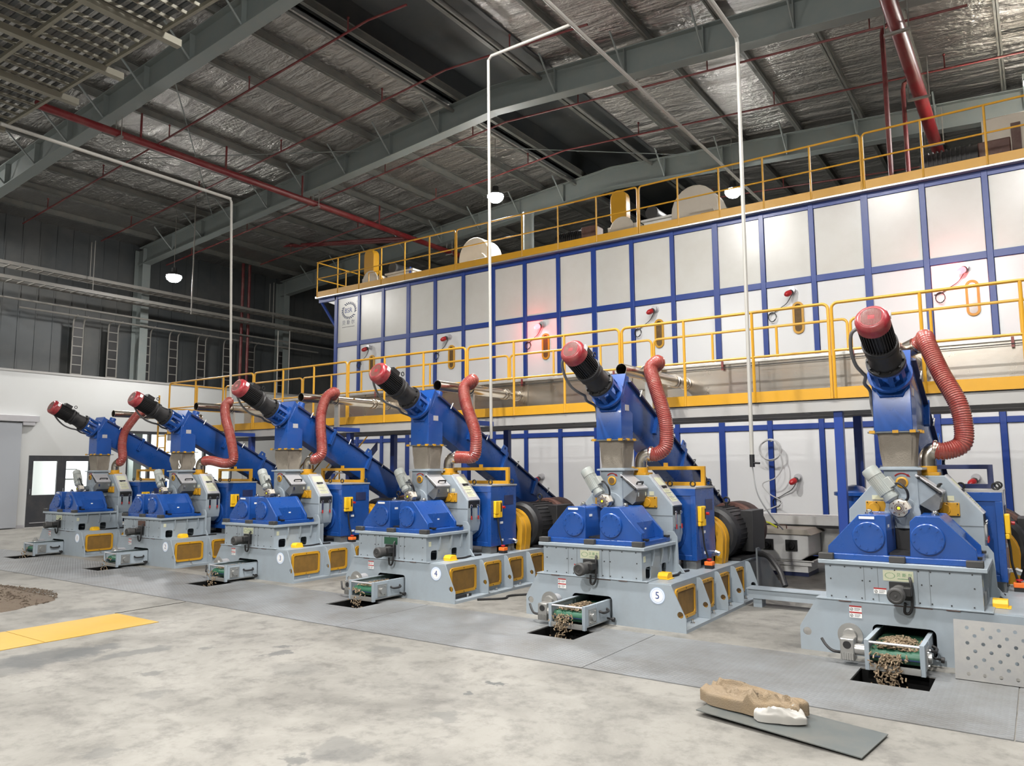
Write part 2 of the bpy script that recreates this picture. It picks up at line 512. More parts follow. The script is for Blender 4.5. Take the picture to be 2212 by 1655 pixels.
def wreath(mb, cx, cy, a, b, M, n=22, gap=(), s=1.0):
    """laurel ring of slanted leaves in the XY plane of M"""
    for i in range(n):
        if i in gap: continue
        t = 2 * math.pi * i / n
        c = Vector((cx + a * math.cos(t), cy + b * math.sin(t), 0))
        tg = Vector((-a * math.sin(t), b * math.cos(t), 0)).normalized()
        nr = Vector((tg.y, -tg.x, 0))
        w, l = 0.135 * a * s, 0.34 * a * s
        p = [c - tg * w * 1.3 - nr * l * .35, c + tg * w * .3 - nr * l * .35, c + tg * (w * 2.1) + nr * l * .65, c + tg * w * .9 + nr * l * .6]
        mb.add(p + [q + Vector((0, 0, 0.0008)) for q in p], [(0, 1, 2, 3), (7, 6, 5, 4), (0, 4, 5, 1), (1, 5, 6, 2), (2, 6, 7, 3), (3, 7, 4, 0)], M)


DX = [0.0, 3.0358, 6.0555, 9.0470, 11.9973, 14.9932]
# ================================================================== THE HALL
XL, XR, YF, YB, XRIDGE = -10.6, 21.0, -19.0, 26.0, 5.0
ORD = ['first', 'second', 'third', 'fourth', 'fifth', 'sixth', 'seventh', 'eighth', 'ninth', 'tenth', 'eleventh', 'twelfth', 'thirteenth', 'fourteenth', 'fifteenth']
NUMW = ['one', 'two', 'three', 'four', 'five', 'six']


def under(x):
    """height of the rafter underside at x"""
    return 9.95 - 0.082 * (XRIDGE - x) if x < XRIDGE else 9.95 - 0.062 * (x - XRIDGE)


PITS = [(x - 1.33, x - 0.79, -0.86, -0.42) for x in DX]


def grid_slab(mb, x0, x1, y0, y1, z0, z1, holes):
    xs = sorted({x0, x1, *[h[0] for h in holes if x0 < h[0] < x1], *[h[1] for h in holes if x0 < h[1] < x1]})
    ys = sorted({y0, y1, *[h[2] for h in holes], *[h[3] for h in holes]})
    ys = [y for y in ys if y0 <= y <= y1]
    cells = {}
    for i in range(len(xs) - 1):
        for j in range(len(ys) - 1):
            cx, cy = (xs[i] + xs[i + 1]) / 2, (ys[j] + ys[j + 1]) / 2
            cells[i, j] = not any(h[0] < cx < h[1] and h[2] < cy < h[3] for h in holes)
    for (i, j), on in cells.items():
        if not on: continue
        a, b, c, d = xs[i], xs[i + 1], ys[j], ys[j + 1]
        mb.add([(a, c, z1), (b, c, z1), (b, d, z1), (a, d, z1)], [(0, 1, 2, 3)])
        mb.add([(a, c, z0), (b, c, z0), (b, d, z0), (a, d, z0)], [(3, 2, 1, 0)])
        for di, dj, q in ((-1, 0, ((a, c), (a, d))), (1, 0, ((b, d), (b, c))), (0, -1, ((b, c), (a, c))), (0, 1, ((a, d), (b, d)))):
            if not cells.get((i + di, j + dj), False):
                p, r = q
                mb.add([(*p, z0), (*r, z0), (*r, z1), (*p, z1)], [(0, 1, 2, 3)])


mb = MB(); grid_slab(mb, XL - 3, XR, YF, YB, -0.25, 0.0, PITS)
fl = struct(mb.build('floor', CONC, fix=False, smooth=0))
mb = MB()
for a, b, c, d in PITS:
    for q in ((a, a + .006, c, d), (b - .006, b, c, d), (a, b, c, c + .006), (a, b, d - .006, d)): mb.box(*q, -1.2, -.003)
    mb.box(a - .1, b + .1, c - .1, d + .1, -1.3, -1.2)
    for q in ((a - .1, a - .05, c - .1, d + .1), (b + .05, b + .1, c - .1, d + .1), (a - .1, b + .1, c - .1, c - .05), (a - .1, b + .1, d + .05, d + .1)):
        mb.box(*q, -1.2, -0.251)
struct(mb.build('floor_pit', DARK))  # near-black liner puts the pit's shade into its wall colour

# checker plates let into the floor in front of the mills
edges = [-3.0, -0.05, 2.9, 5.85, 8.82, 11.77, 14.74, 17.7]
for i in range(7):
    x0, x1 = edges[i] + .004, edges[i + 1] - .004
    mb = MB(); grid_slab(mb, x0, x1, -1.68, -0.23, 0.0005, 0.007, [h for h in PITS if h[0] > x0 and h[1] < x1])
    o = mb.build('checker_plate', CHECK, fix=False, smooth=0)
    tag(o, ['grey checker floor plate left of the mill numbered one', 'grey checker floor plate in front of the mill numbered one', 'grey checker floor plate in front of the mill numbered two',
            'grey checker floor plate in front of the mill numbered three', 'grey checker floor plate in front of the mill numbered four',
            'grey checker floor plate between the discharge pits of mill five and the unnumbered mill', 'checker floor plate under the leaning perforated plate by the frame edge'][i] if i not in (4, 5) else
        ['grey checker floor plate holding the discharge pit of mill five', 'grey checker floor plate holding the discharge pit of the unnumbered mill'][i - 4], 'floor plate', 'checker plates in front of the mills')

# roof
mb = MB()
ROOF_T = 0.62 + 0.20
for xa, xb in ((XL, 3.6), (6.4, XR)):
    za, zb = under(xa) + ROOF_T, under(xb) + ROOF_T
    mb.add([(xa, YF, za), (xb, YF, zb), (xb, YB, zb), (xa, YB, za), (xa, YF, za + .06), (xb, YF, zb + .06), (xb, YB, zb + .06), (xa, YB, za + .06)],
           [(0, 1, 2, 3), (7, 6, 5, 4), (0, 4, 5, 1), (2, 6, 7, 3), (1, 5, 6, 2), (3, 7, 4, 0)])
struct(mb.build('ceiling', FOIL))
mb = MB()
zr = under(3.6) + ROOF_T
mb.box(3.5, 3.6, YF, YB, zr - .02, zr + .9); mb.box(6.4, 6.5, YF, YB, zr - .02, zr + .9)
mb.prism([(3.5, zr + .9), (5, zr + 1.05), (6.5, zr + .9), (6.5, zr + .95), (5, zr + 1.1), (3.5, zr + .95)], 1, YF, YB)
struct(mb.build('ceiling_ridge_vent', DARKW))

# walls: ribbed dark cladding
def ribbed(name, ax, pos, a, b, z0, z1, inward):
    mb = MB()
    if ax == 0: mb.box(min(pos, pos - inward * .08), max(pos, pos - inward * .08), a, b, z0, z1)
    else: mb.box(a, b, min(pos, pos - inward * .08), max(pos, pos - inward * .08), z0, z1)
    t = a + .25
    while t < b:
        if ax == 0: mb.box(min(pos, pos + inward * .02), max(pos, pos + inward * .02), t, t + .035, z0, z1)
        else: mb.box(t, t + .035, min(pos, pos + inward * .02), max(pos, pos + inward * .02), z0, z1)
        t += .5
    return struct(mb.build(name, DARKW))


ribbed('wall_left', 0, XL, YF, YB, 4.46, under(XL) + ROOF_T, 1)
ribbed('wall_right', 0, XR, YF, YB, 0, under(XR) + ROOF_T, -1)
ribbed('wall_back', 1, YB, XL, XR, 0, 11.6, -1)
ribbed('wall_front', 1, YF, XL, XR, 0, 11.6, 1)

# office front with openings
OX = -8.9
D0, D1, DT = 2.62, 4.45, 2.06
WN = (5.45, 9.3, 0.95, 2.87)
mb = MB()
mb.plate([(YF, 0), (D0, 0), (D0, DT), (D1, DT), (D1, 0), (YB, 0), (YB, 4.46), (YF, 4.46)], [[(WN[0], WN[2]), (WN[1], WN[2]), (WN[1], WN[3]), (WN[0], WN[3])]], 0, OX - .12, OX)
struct(mb.build('wall_office', WALLW, smooth=0))
mb = MB(); mb.box(OX - 3.0, OX + .02, YF, YB, 4.46, 4.52); struct(mb.build('trim_1', OFFW))
mb = MB(); mb.box(OX, OX + .012, -.5, D0 - .02, 0, .09); mb.box(OX, OX + .012, D1 + .02, 14, 0, .09); struct(mb.build('baseboard_left', SILVER))
mb = MB(); mb.box(OX - 3.1, OX - 3.0, .8, 11.5, 0, 4.4); mb.box(OX - 3.0, OX - .12, .7, .8, 0, 4.4); mb.box(OX - 3, OX - .12, 11.4, 11.5, 0, 4.4); mb.box(OX - 3.0, OX - .12, .8, 11.4, 3.1, 3.15)
struct(mb.build('wall_office_room', WALLW))
mb = MB(); mb.box(OX - 2.9, OX - 2.1, 3.55, 3.62, 0, 3.1); struct(mb.build('wall_office_partition', WALLW))


def door_leaf(n, y0, y1):
    d = MB(); d.plate([(y0, .01), (y1, .01), (y1, DT), (y0, DT)], [[(y0 + .12, .92), (y1 - .12, .92), (y1 - .12, 1.90), (y0 + .12, 1.90)]], 0, OX - .07, OX - .01)
    o = struct(d.build('door_%d' % n, DOORK, smooth=0, bevel=.004))
    g = MB(); g.box(OX - .045, OX - .038, y0 + .11, y1 - .11, .91, 1.91); g.build('pane', GLASS, o)
    k = MB(); k.box(OX - .01, OX + .03, y0 + .04, y0 + .06, .95, 1.10); k.build('handle', CHROME, o)
    s = MB(); s.box(OX - .01, OX + .004, y0 + .1, y1 - .1, .12, .14); s.build('kick_strip', SILVER, o)


door_leaf(1, D0 + .02, (D0 + D1) / 2 - .005); door_leaf(2, (D0 + D1) / 2 + .005, D1 - .02)
w = MB(); y0, y1, z0, z1 = WN
w.plate([(y0, z0), (y1, z0), (y1, z1), (y0, z1)], [[(a + .05, z0 + .07), (b - .05, z0 + .07), (b - .05, z1 - .09), (a + .05, z1 - .09)] for a, b in ((y0, 6.2), (6.2, 7.1), (7.1, 8.2), (8.2, y1))], 0, OX - .09, OX + .01)
wo = struct(w.build('window_1', DOORK, smooth=0))
g = MB(); g.box(OX - .05, OX - .044, y0 + .04, y1 - .04, z0 + .05, z1 - .07); g.build('pane', GLASS, wo)
# sliding gate left of the door
sd = thing('sliding_door', (OX + .06, 1.2, 0), 'grey sliding door panel hung on a rail at the left edge', 'sliding door')
d = MB(); d.box(0, .06, -2.2, 1.15, .03, 2.98); d.build('door_panel', DOORG, sd, bevel=.004)
d = MB(); d.box(-.06, .10, -3.2, 1.58, 3.02, 3.20); d.build('rail_cover', SILVER, sd, bevel=.006)
d = MB(); d.box(-.06, .08, 1.16, 1.48, 2.92, 3.02); d.build('rail_end', SILVER, sd, bevel=.004)
# office lights and things seen through the glass
for k, (yy, lab) in enumerate(((2.6, 'bright ceiling panel light in the office behind the double door'), (6.3, 'bright ceiling panel light in the office behind the wide window'), (8.6, 'bright ceiling panel light at the far end of the office'))):
    o = thing('office_light', (OX - 1.5, yy, 3.09), lab, 'ceiling light', 'office ceiling lights')
    d = MB(); d.box(-.35, .35, -.6, .6, -.03, .01); d.build('housing', WPAINT, o)
    d = MB(); d.box(-.32, .32, -.57, .57, -.036, -.03); d.build('diffuser', OFFLT, o)
    la = bpy.data.lights.new('office_lamp', 'AREA'); la.shape = 'RECTANGLE'; la.size, la.size_y = .6, 1.1; la.energy = OFFICE_W; la.color = (1, .99, .97)
    lo = bpy.data.objects.new('office_lamp', la); COL.objects.link(lo); lo.location = (OX - 1.5, yy, 3.04)
for yy, zz, lab in ((5.15, 1.5, 'small framed notice seen through the office door glass'), (6.9, 1.5, 'framed notice on the office wall behind the wide window')):
    o = thing('picture_frame', (OX - 2.99, yy, zz), lab, 'picture frame', 'framed notices in the office')
    d = MB(); d.plate([(-.22, -.17), (.22, -.17), (.22, .17), (-.22, .17)], [[(-.2, -.15), (.2, -.15), (.2, .15), (-.2, .15)]], 0, 0, .02); d.build('frame', DOORK, o)
    d = MB(); d.box(0, .008, -.2, .2, -.15, .15); d.build('sheet', LABELW, o)
o = thing('wall_switch', (OX + .01, *at(525, 943, 0, OX + .01)[1:]), 'small white switch box with red button on the office wall', 'switch')
d = MB(); d.box(-.01, .08, -.09, .09, -.13, .13); d.build('housing', WPAINT, o, bevel=.006)
d = MB(); d.cyl((.08, 0, .02), (.11, 0, .02), .03); d.build('button', REDPL, o)
d = MB(); d.tube([(.0, 0, -.13), (.0, 0, -1.6)], .012); d.build('conduit', SILVER, o)

# frame columns and rafters
RAFT = [0.8, 6.43, 12.4, 18.4]
for i, ry in enumerate(RAFT):
    o = thing('roof_rafter', (XRIDGE, ry, 9.95), 'grey green steel roof rafter, ' + ['nearest, crossing the top left corner', 'crossing above the hanging lamp in mid picture', 'third from the near end, passing just over the upper railing', 'farthest, low behind the upper railing'][i], 'rafter', 'roof rafters')
    for sgn in (-1, 1):
        xe = XL + .3 if sgn < 0 else XR - .3
        L_ = xe - XRIDGE; dz = under(xe) - 9.95
        q = MB()
        for a, b, yy in ((0, .025, .14), (.025, .60, .012), (.60, .625, .14)):
            q.prism([(0, a), (L_, dz + a), (L_, dz + b), (0, b)] if sgn > 0 else [(L_, dz + a), (0, a), (0, b), (L_, dz + b)], 1, -yy, yy)
        q.build('beam_half', BEAM, o)
        for k in range(1, 9):
            x = L_ * k / 9.2; z = dz * k / 9.2
            s = MB(); s.box(x - .012, x + .012, -.12, .12, z + .02, z + .605); s.build('stiffener', BEAM, o)
            for sy in (-1, 1):
                s = MB(); s.tube([(x, sy * .06, z + .02), (x, sy * .75, z + .68)], .022, 6); s.build('fly_brace', BEAM, o)
    col = MB(); zt = under(XL) + .6
    xc = XL + .32 - XRIDGE
    for a, b, c, dd in ((-.02, .02, -.01, .01),):
        col.box(xc - .25, xc + .25, -.008, .008, -9.95 + 0, zt - 9.95)
    col.box(xc - .27, xc - .25, -.14, .14, -9.95, zt - 9.95); col.box(xc + .25, xc + .27, -.14, .14, -9.95, zt - 9.95)
    col.build('column', BEAM, o)
# purlins run along the hall; each one a cold-formed channel
xs_l = [XRIDGE - 1.0 - 1.48 * k for k in range(10)]
xs_r = [XRIDGE + 1.0 + 1.48 * k for k in range(9)]
for sgn, lst in ((-1, xs_l), (1, xs_r)):
    for k, x in enumerate(lst):
        z = under(x) + .63
        q = MB(); q.box(-.006, .006, -10, YB - .1, 0, .19); q.box(-.045, .045, -10, YB - .1, 0, .010); q.box(-.045, .045, -10, YB - .1, .18, .19)
        o = q.build('roof_purlin', PURL); o.location = (x, 0, z)
        tag(o, 'long steel purlin under the foil roof, %s %s of the ridge vent' % (ORD[k], 'left' if sgn < 0 else 'right'), 'purlin', 'purlins under the roof')
# two lighter trays of lights under the ridge vent edges
for x, lab in ((3.72, 'pale round pipe along the left edge of the ridge vent'), (6.28, 'pale round pipe along the right edge of the ridge vent')):
    q = MB(); q.tube([(x, YF + .2, under(x) + .52), (x, YB - .2, under(x) + .52)], .045, 10)
    tag(q.build('ridge_pipe', PURL), lab, 'pipe', 'pipes along the ridge vent')
# tie rods bracing the roof
for a, b, lab in (((-6, .9), (0.6, 6.3), 'thin tie rod crossing the roof bay beyond the nearest rafter'), ((0.6, .9), (-6, 6.3), 'thin tie rod slanting the other way beyond the nearest rafter'), ((1.5, 6.6), (7.5, 12.2), 'thin tie rod crossing the roof bay behind the middle rafter'), ((9, .9), (14.0, 6.3), 'thin tie rod in the right part of the roof')):
    q = MB(); q.tube([(a[0], a[1], under(a[0]) + .5), (b[0], b[1], under(b[0]) + .5)], .012, 6)
    tag(q.build('tie_rod', BEAM), lab, 'tie rod', 'roof tie rods')

# red sprinkler lines
def sprinkler(y, x0, x1, dz, lab, stubs=5):
    q = MB()
    pts = [(x0, y, under(x0) + dz)] + ([(XRIDGE, y, under(XRIDGE) + dz)] if x0 < XRIDGE < x1 else []) + [(x1, y, under(x1) + dz)]
    q.tube(pts, .022, 8)
    o = thing('sprinkler_line', (0, 0, 0), lab, 'pipe', 'red sprinkler lines under the roof')
    q.build('pipe', REDTHIN, o)
    for k in range(stubs):
        x = x0 + (x1 - x0) * (k + .5) / stubs
        s = MB(); s.tube([(x, y, under(x) + dz), (x, y, under(x) + dz + .28)], .014, 6); s.ball((x, y, under(x) + dz + .3), .03, 8); s.build('sprinkler_head', REDTHIN, o)


sprinkler(2.3, -9.5, 6.0, .22, 'thin red sprinkler line beyond the nearest rafter')
sprinkler(4.6, -9.5, 8.5, .25, 'thin red sprinkler line midway between the first two rafters')
sprinkler(6.85, -9.5, 14.5, -.06, 'thin red sprinkler line along the underside of the middle rafter', 8)
sprinkler(9.6, -8.0, 19, .2, 'thin red sprinkler line between the middle and third rafters', 8)
sprinkler(15.2, 6, 19, .2, 'thin red sprinkler line low behind the upper railing', 6)
o = thing('fire_main', (-1.35, 0, 9.2), 'thick red fire pipe crossing the left roof below the rafters', 'pipe')
q = MB(); q.tube([(0, -.8, -.12), (0, 13.0, -.12)], .085, 14); q.build('pipe', REDPIPE, o)
for y in (1.4, 3.6, 6.0, 9.0):
    q = MB(); q.tube([(0, y, -.05), (0, y, .55)], .025, 8); q.build('riser', REDTHIN, o)
for y in (.9, 6.5, 12.4):
    q = MB(); q.box(-.14, .14, y - .04, y + .04, -.24, -.20); q.tube([(-.12, y, -.2), (-.12, y, .3)], .012, 6); q.tube([(.12, y, -.2), (.12, y, .3)], .012, 6); q.build('hanger', TRAYM, o)
o = thing('fire_main', (13.5, 0, 9.0), 'thick dark red pipe running down the roof at the right', 'pipe')
q = MB(); q.tube([(0, 2.5, 0), (0, 12.6, 0)], .125, 18); q.build('pipe', REDPIPE, o)
for y in (6.2, 9.0, 11.7):
    q = MB(); q.box(-.2, .2, y - .03, y + .03, -.17, -.13); q.tube([(-.18, y, -.15), (-.18, y, .7)], .012, 6); q.tube([(.18, y, -.15), (.18, y, .7)], .012, 6); q.build('hanger', TRAYM, o)
for k, (px, pv, pw, py, lab) in enumerate(((1905, 65, 400, 8.2, 'dark red drop pipe bent at the top, left of two beside the thick pipe'), (1950, 185, 375, 10.0, 'dark red drop pipe bent at the top, right of two beside the thick pipe'))):
    a = at(px, pv, 1, py); b = at(px + 5, pw + 10, 1, py)
    q = MB(); q.tube([(13.4, py, a.z + .1), (a.x + .12, py, a.z + .08), (a.x + .02, py, a.z + .03), (a.x, py, a.z - .1), (a.x, py, 6.6)], .045, 10)
    tag(q.build('drop_pipe', REDTHIN), lab, 'pipe', 'red drop pipes by the thick red pipe')
for k, (u, lab) in enumerate(((527, 'left dark red riser pipe in the dark corner'), (541, 'right dark red riser pipe in the dark corner'))):
    a = at(u, 540, 0, -9.75); q = MB()
    q.tube([(-1.35, a.y, 9.0), (a.x + .3, a.y, a.z + .02), (a.x + .05, a.y, a.z), (a.x, a.y, a.z - .15), (a.x, a.y, 4.53)], .055, 10)
    tag(q.build('riser_pipe', REDTHIN), lab, 'pipe', 'red riser pipes in the far corner')

# white air and power drops
def drop(main, branch, bottom, lab, name='conduit_drop'):
    o = thing(name, (0, 0, 0), lab, 'conduit', 'white conduit drops')
    q = MB(); q.tube(main, .032, 10); q.build('main_run', CONDUIT, o)
    q = MB(); q.tube(branch, .024, 10); q.build('drop_run', CONDUIT, o)
    return o


a = at(1055, 123, 1, 1.9); b = at(1235, 50, 1, 1.9); c = at(1061, 948, 1, 1.9)
drop([(b.x, -5, a.z), (b.x, 16.0, a.z)], [(b.x, 1.9, a.z), (a.x + .06, 1.9, a.z), (a.x, 1.9, a.z - .06), (c.x, 1.9, c.z)], None, 'white conduit dropping past the bright hanging lamp beside mill four')
a = at(1592, 81, 1, 1.9); c = at(1625, 1000, 1, 1.9)
o = drop([(a.x + .01, -4, a.z), (a.x, 1.88, a.z)], [(a.x, 1.85, a.z), (a.x, 1.9, a.z - .07), (c.x, 1.9, c.z)], None, 'white air pipe with a hand valve ending between mill five and the unnumbered mill')
q = MB(); q.tube([(c.x, 1.9, c.z + .1), (c.x, 1.9, c.z - .05)], .03, 10); q.tube([(c.x, 1.9, c.z), (c.x + .1, 1.86, c.z - .005)], .012, 8); q.build('hand_valve', BLACK, o)
q = MB(); q.tube(smooth_path([(c.x, 1.9, c.z - .05), (c.x + .02, 2.0, 1.3), (c.x + .1, 2.3, 1.0), (c.x + .05, 2.9, .82)]), .009, 6); q.build('air_hose', CABLEG, o)
a = at(500, 430, 1, 1.9); c = at(498, 866, 1, 1.9)
drop([(a.x, -2.4, a.z), (a.x, 1.88, a.z)], [(a.x, 1.86, a.z), (a.x, 1.9, a.z - .06), (c.x, 1.9, c.z)], None, 'white conduit dropping behind the motor of mill three')
for u, lab in ((423, 'thin hanger rod dropping beside the lamp over the dark wall'), (601, 'left thin white drop rod behind the lower railing'), (626, 'right thin white drop rod behind the lower railing')):
    xx = -5.5 if u == 423 else -9.15
    a = at(u, 440 if u == 423 else 715, 0, xx); c = at(u - 3, 680 if u == 423 else 868, 0, xx); c.y = a.y
    if u == 423: a.z = under(xx) + .8
    q = MB(); q.tube([a, c], .02, 8); tag(q.build('drop_rod', CONDUIT if u != 423 else TRAYM), lab, 'rod')

# hanging grid of cream beams near the camera, top left
GZ, GY = 8.3, -1.43
o = thing('hanging_grid', (0, GY, GZ), 'hanging cream steel grid filling the top left corner', 'suspended grid')
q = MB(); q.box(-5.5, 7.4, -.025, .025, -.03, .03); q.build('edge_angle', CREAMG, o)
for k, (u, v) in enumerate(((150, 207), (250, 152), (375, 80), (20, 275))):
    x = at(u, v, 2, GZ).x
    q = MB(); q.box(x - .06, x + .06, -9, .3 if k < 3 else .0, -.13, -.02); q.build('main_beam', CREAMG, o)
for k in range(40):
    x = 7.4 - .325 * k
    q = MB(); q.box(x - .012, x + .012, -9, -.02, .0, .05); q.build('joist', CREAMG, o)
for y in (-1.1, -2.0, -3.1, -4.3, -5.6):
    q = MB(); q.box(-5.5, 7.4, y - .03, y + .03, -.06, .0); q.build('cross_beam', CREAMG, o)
q = MB()
for k in range(60):
    q.box(-5.5, 7.4, -.15 - .145 * k, -.09 - .145 * k, .05, .08)
q.build('infill_strips', DARKW, o)
for x in (-3, .2, 3.2, 6.4):
    q = MB(); q.tube([(x, -.02, .02), (x, -.02, under(x) + .6 - GZ)], .015, 6); q.build('hanger_rod', TRAYM, o)

# cable trays along the dark left wall
def tray(x, z, y0, y1, w, lab, rung=.3):
    o = thing('cable_tray', (x, y0, z), lab, 'cable tray', 'cable trays on the dark wall')
    for s in (-1, 1):
        q = MB(); q.box(s * w / 2 - .012, s * w / 2 + .012, 0, y1 - y0, -.05, .05); q.build('side_rail', TRAYM, o)
    q = MB(); t = .1
    while t < y1 - y0:
        q.box(-w / 2, w / 2, t, t + .05, -.04, -.02); t += rung
    q.build('rungs', TRAYM, o)
    for k in range(4):
        yy = (y1 - y0) * (k + .5) / 4
        q = MB(); q.tube([(w / 2, yy, 0), (w / 2, yy, under(x) - z)], .012, 6); q.build('hanger_rod', TRAYM, o)


tray(-9.35, 7.62, -6, 21, .5, 'upper horizontal ladder tray on the dark wall')
tray(-9.15, 7.15, -6, 21, .55, 'lower horizontal ladder tray on the dark wall')
q = MB(); q.tube([(-9.6, -6, 6.70), (-9.6, 21, 6.70)], .03, 8); tag(q.build('wall_conduit', TRAYM), 'thin horizontal conduit, upper of two below the ladder trays', 'conduit')
q = MB(); q.tube([(-9.9, 2.5, 6.52), (-9.9, 14, 6.52)], .03, 8); tag(q.build('wall_conduit', TRAYM), 'thin horizontal conduit, lower of two below the ladder trays', 'conduit')
for k, y in enumerate((4.35, 5.47, 6.6, 7.62, 8.72, 9.8, 10.85, 12.3)):
    o = thing('cable_riser', (-10.15, y, 4.52), 'dark vertical cable ladder with curved top, %s from the left' % ORD[k], 'cable ladder', 'vertical cable ladders on the dark wall')
    for s in (-1, 1):
        q = MB(); pts = smooth_path([(0, s * .16, 0), (0, s * .16, 1.0), (0, s * .16, 1.7), (-.02 + .08, s * .16, 1.93), (.28, s * .16, 2.03)], 5)
        q.tube(pts, .022, 6); q.build('side_rail', TRAYM, o)
    q = MB(); q.box(-.03, .0, -.15, .15, 0, 1.85); q.build('cable_bundle', BLACK, o)
    for j in range(6):
        q = MB(); q.box(-.01, .015, -.16, .16, .15 + .3 * j, .18 + .3 * j); q.build('rung', TRAYM, o)

# ------------------------------------------------------------------ hanging lamps
lamp_names = ['bright round lamp hanging in mid picture in front of the middle rafter', 'bright round lamp hanging before the dark left wall', 'small round lamp glowing behind the upper railing at right', 'lamp just beyond the right frame edge',
              'lamp over the checker plates at far left', 'lamp over the checker plates at mill four', 'lamp over the checker plates at mill five', 'lamp over the checker plates at the unnumbered mill', 'lamp over the checker plates beyond the right frame edge',
              'lamp behind the camera at far left', 'lamp behind the camera in the middle', 'lamp behind the camera at right', 'lamp farthest behind the camera at left', 'lamp farthest behind the camera at right']
for k, (x, y, z) in enumerate(LAMPS):
    o = thing('high_bay_lamp', (x, y, z), lamp_names[k], 'lamp', 'high bay lamps')
    q = MB(); q.lathe((0, 0, 0), (0, 0, 1), [(0, .22), (.03, .225), (.06, .19), (.10, .10), (.16, .085), (.24, .08), (.25, .03)], 24); q.build('housing', BLACK, o)
    q = MB(); q.lathe((0, 0, -.0), (0, 0, -1), [(0, .215), (.05, .22), (.12, .19), (.18, .12), (.20, .02)], 24); q.build('lens', LENS, o)
    q = MB(); q.ring((0, 0, .28), (0, 1, 0), .03, .006, 12, 6); q.tube([(0, 0, .3), (0, 0, under(x) + .80 - z)], .008, 6); q.build('chain', TRAYM, o)
    la = bpy.data.lights.new('lamp_light', 'AREA'); la.shape = 'DISK'; la.size = .36; la.energy = LAMP_W * LAMP_K[k]; la.color = (1.0, .975, .94)
    lo = bpy.data.objects.new('lamp_light', la); COL.objects.link(lo); lo.location = (x, y, z - .21)

# ================================================================== DRYER behind the mills
DY, DX0, DP = 7.0, -1.0046, 0.9145
NP = 20
DXE = DX0 + NP * DP
dry = thing('belt_dryer', (DX0, DY, 0), 'long white panelled dryer with a blue frame behind the mills', 'dryer')
rows = [(0.10, 2.30), (2.40, 3.46), (3.57, 4.99), (5.11, 6.37)]
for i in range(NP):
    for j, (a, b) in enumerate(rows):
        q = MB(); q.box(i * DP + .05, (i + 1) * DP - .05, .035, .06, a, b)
        q.build('panel', AGED_DIM if j == 3 else WHITE, dry, bevel=.006)
for i in range(NP + 1):
    q = MB(); x = i * DP; w = .058 if i % 3 == 0 else .045
    q.box(x - w, x + w, 0, .1, 0, 6.5); q.build('post', FRAMEBLUE, dry, bevel=.004)
q = MB(); q.box(.045, NP * DP - .045, .012, .1, 6.37, 6.5); q.build('top_beam', FRAMEBLUE, dry, bevel=.004)
for zc, h in ((5.05, .06), (3.515, .055), (2.35, .05), (.05, .05)):
    q = MB()
    for i in range(NP): q.box(i * DP + .045, (i + 1) * DP - .045, .006, .09, zc - h, zc + h)
    q.build('cross_beam', FRAMEBLUE, dry, bevel=.004)
q = MB(); q.box(0.02, NP * DP, .1, 3.4, .05, 6.4); q.build('body', WPAINT, dry)
q = MB(); q.box(-.75, NP * DP + 3, -.12, 3.5, 6.47, 6.53); q.build('roof_deck', GALV, dry)
q = MB(); q.prism([(-.72, 6.47), (-.72, 6.36), (0, 6.36), (0, 6.47)], 1, 0, .1); q.tube([(-.66, .05, 6.38), (0, .05, 5.55)], .04, 8); q.build('deck_bracket', FRAMEBLUE, dry)
q = MB(); q.prism([(-.72, 6.47), (-.72, 6.36), (0, 6.36), (0, 6.47)], 1, 3.2, 3.3); q.build('deck_bracket', FRAMEBLUE, dry)
q = MB(); q.prism([(-.35, 6.34), (0, 6.20), (0, 6.34)], 1, .02, .03); q.build('gusset_plate', WPAINT, dry)
# maker's emblem on the first panel
M = face_front(.5, .034, 5.98)
e = MB(); wreath(e, 0, .02, .25, .20, M, 24, (9, 22), .85); e.build('emblem_wreath', INKNAVY, dry)
text('BSR', .19, INKBLUE, dry, face_front(.47, .034, 6.0), 'emblem_letters')
text('贝 斯 尔', .14, INKNAVY, dry, face_front(.48, .034, 5.66), 'emblem_name')
q = MB()
for k in range(9): q.box(.24 + k * .055, .28 + k * .055, .0335, .0345, 5.535, 5.55)
q.build('emblem_line', LABELK, dry)
q = MB(); q.ring((.83, .034, 6.22), (0, 1, 0), .02, .003, 14, 4); q.build('emblem_mark', INKBLUE, dry)

# sight windows in the dryer wall, lamps above them
for k in range(7):
    x = .30 + 2.765 * k + .13 - DX0
    w = MB(); w.plate(rrect(x - .10, x + .10, 4.06, 4.66, .098, 6), [rrect(x - .062, x + .062, 4.10, 4.62, .061, 6)], 1, .005, .035)
    o = w.build('sight_window', YEL, dry)
    g = MB(); g.plate(rrect(x - .064, x + .064, 4.098, 4.622, .063, 6), [], 1, .020, .03); g.build('pane', GLASSY, o)
lit = (2, 5)
lampwords = ['above mill one', 'above mill two', 'above mill three', 'above mill four', 'above mill five', 'above the unnumbered mill', 'beyond the frame edge']
ptw = ['near the emblem', 'second from the emblem', 'third from the emblem and glowing', 'fourth from the emblem', 'fifth from the emblem', 'near the right frame edge and glowing', 'beyond the right frame edge']


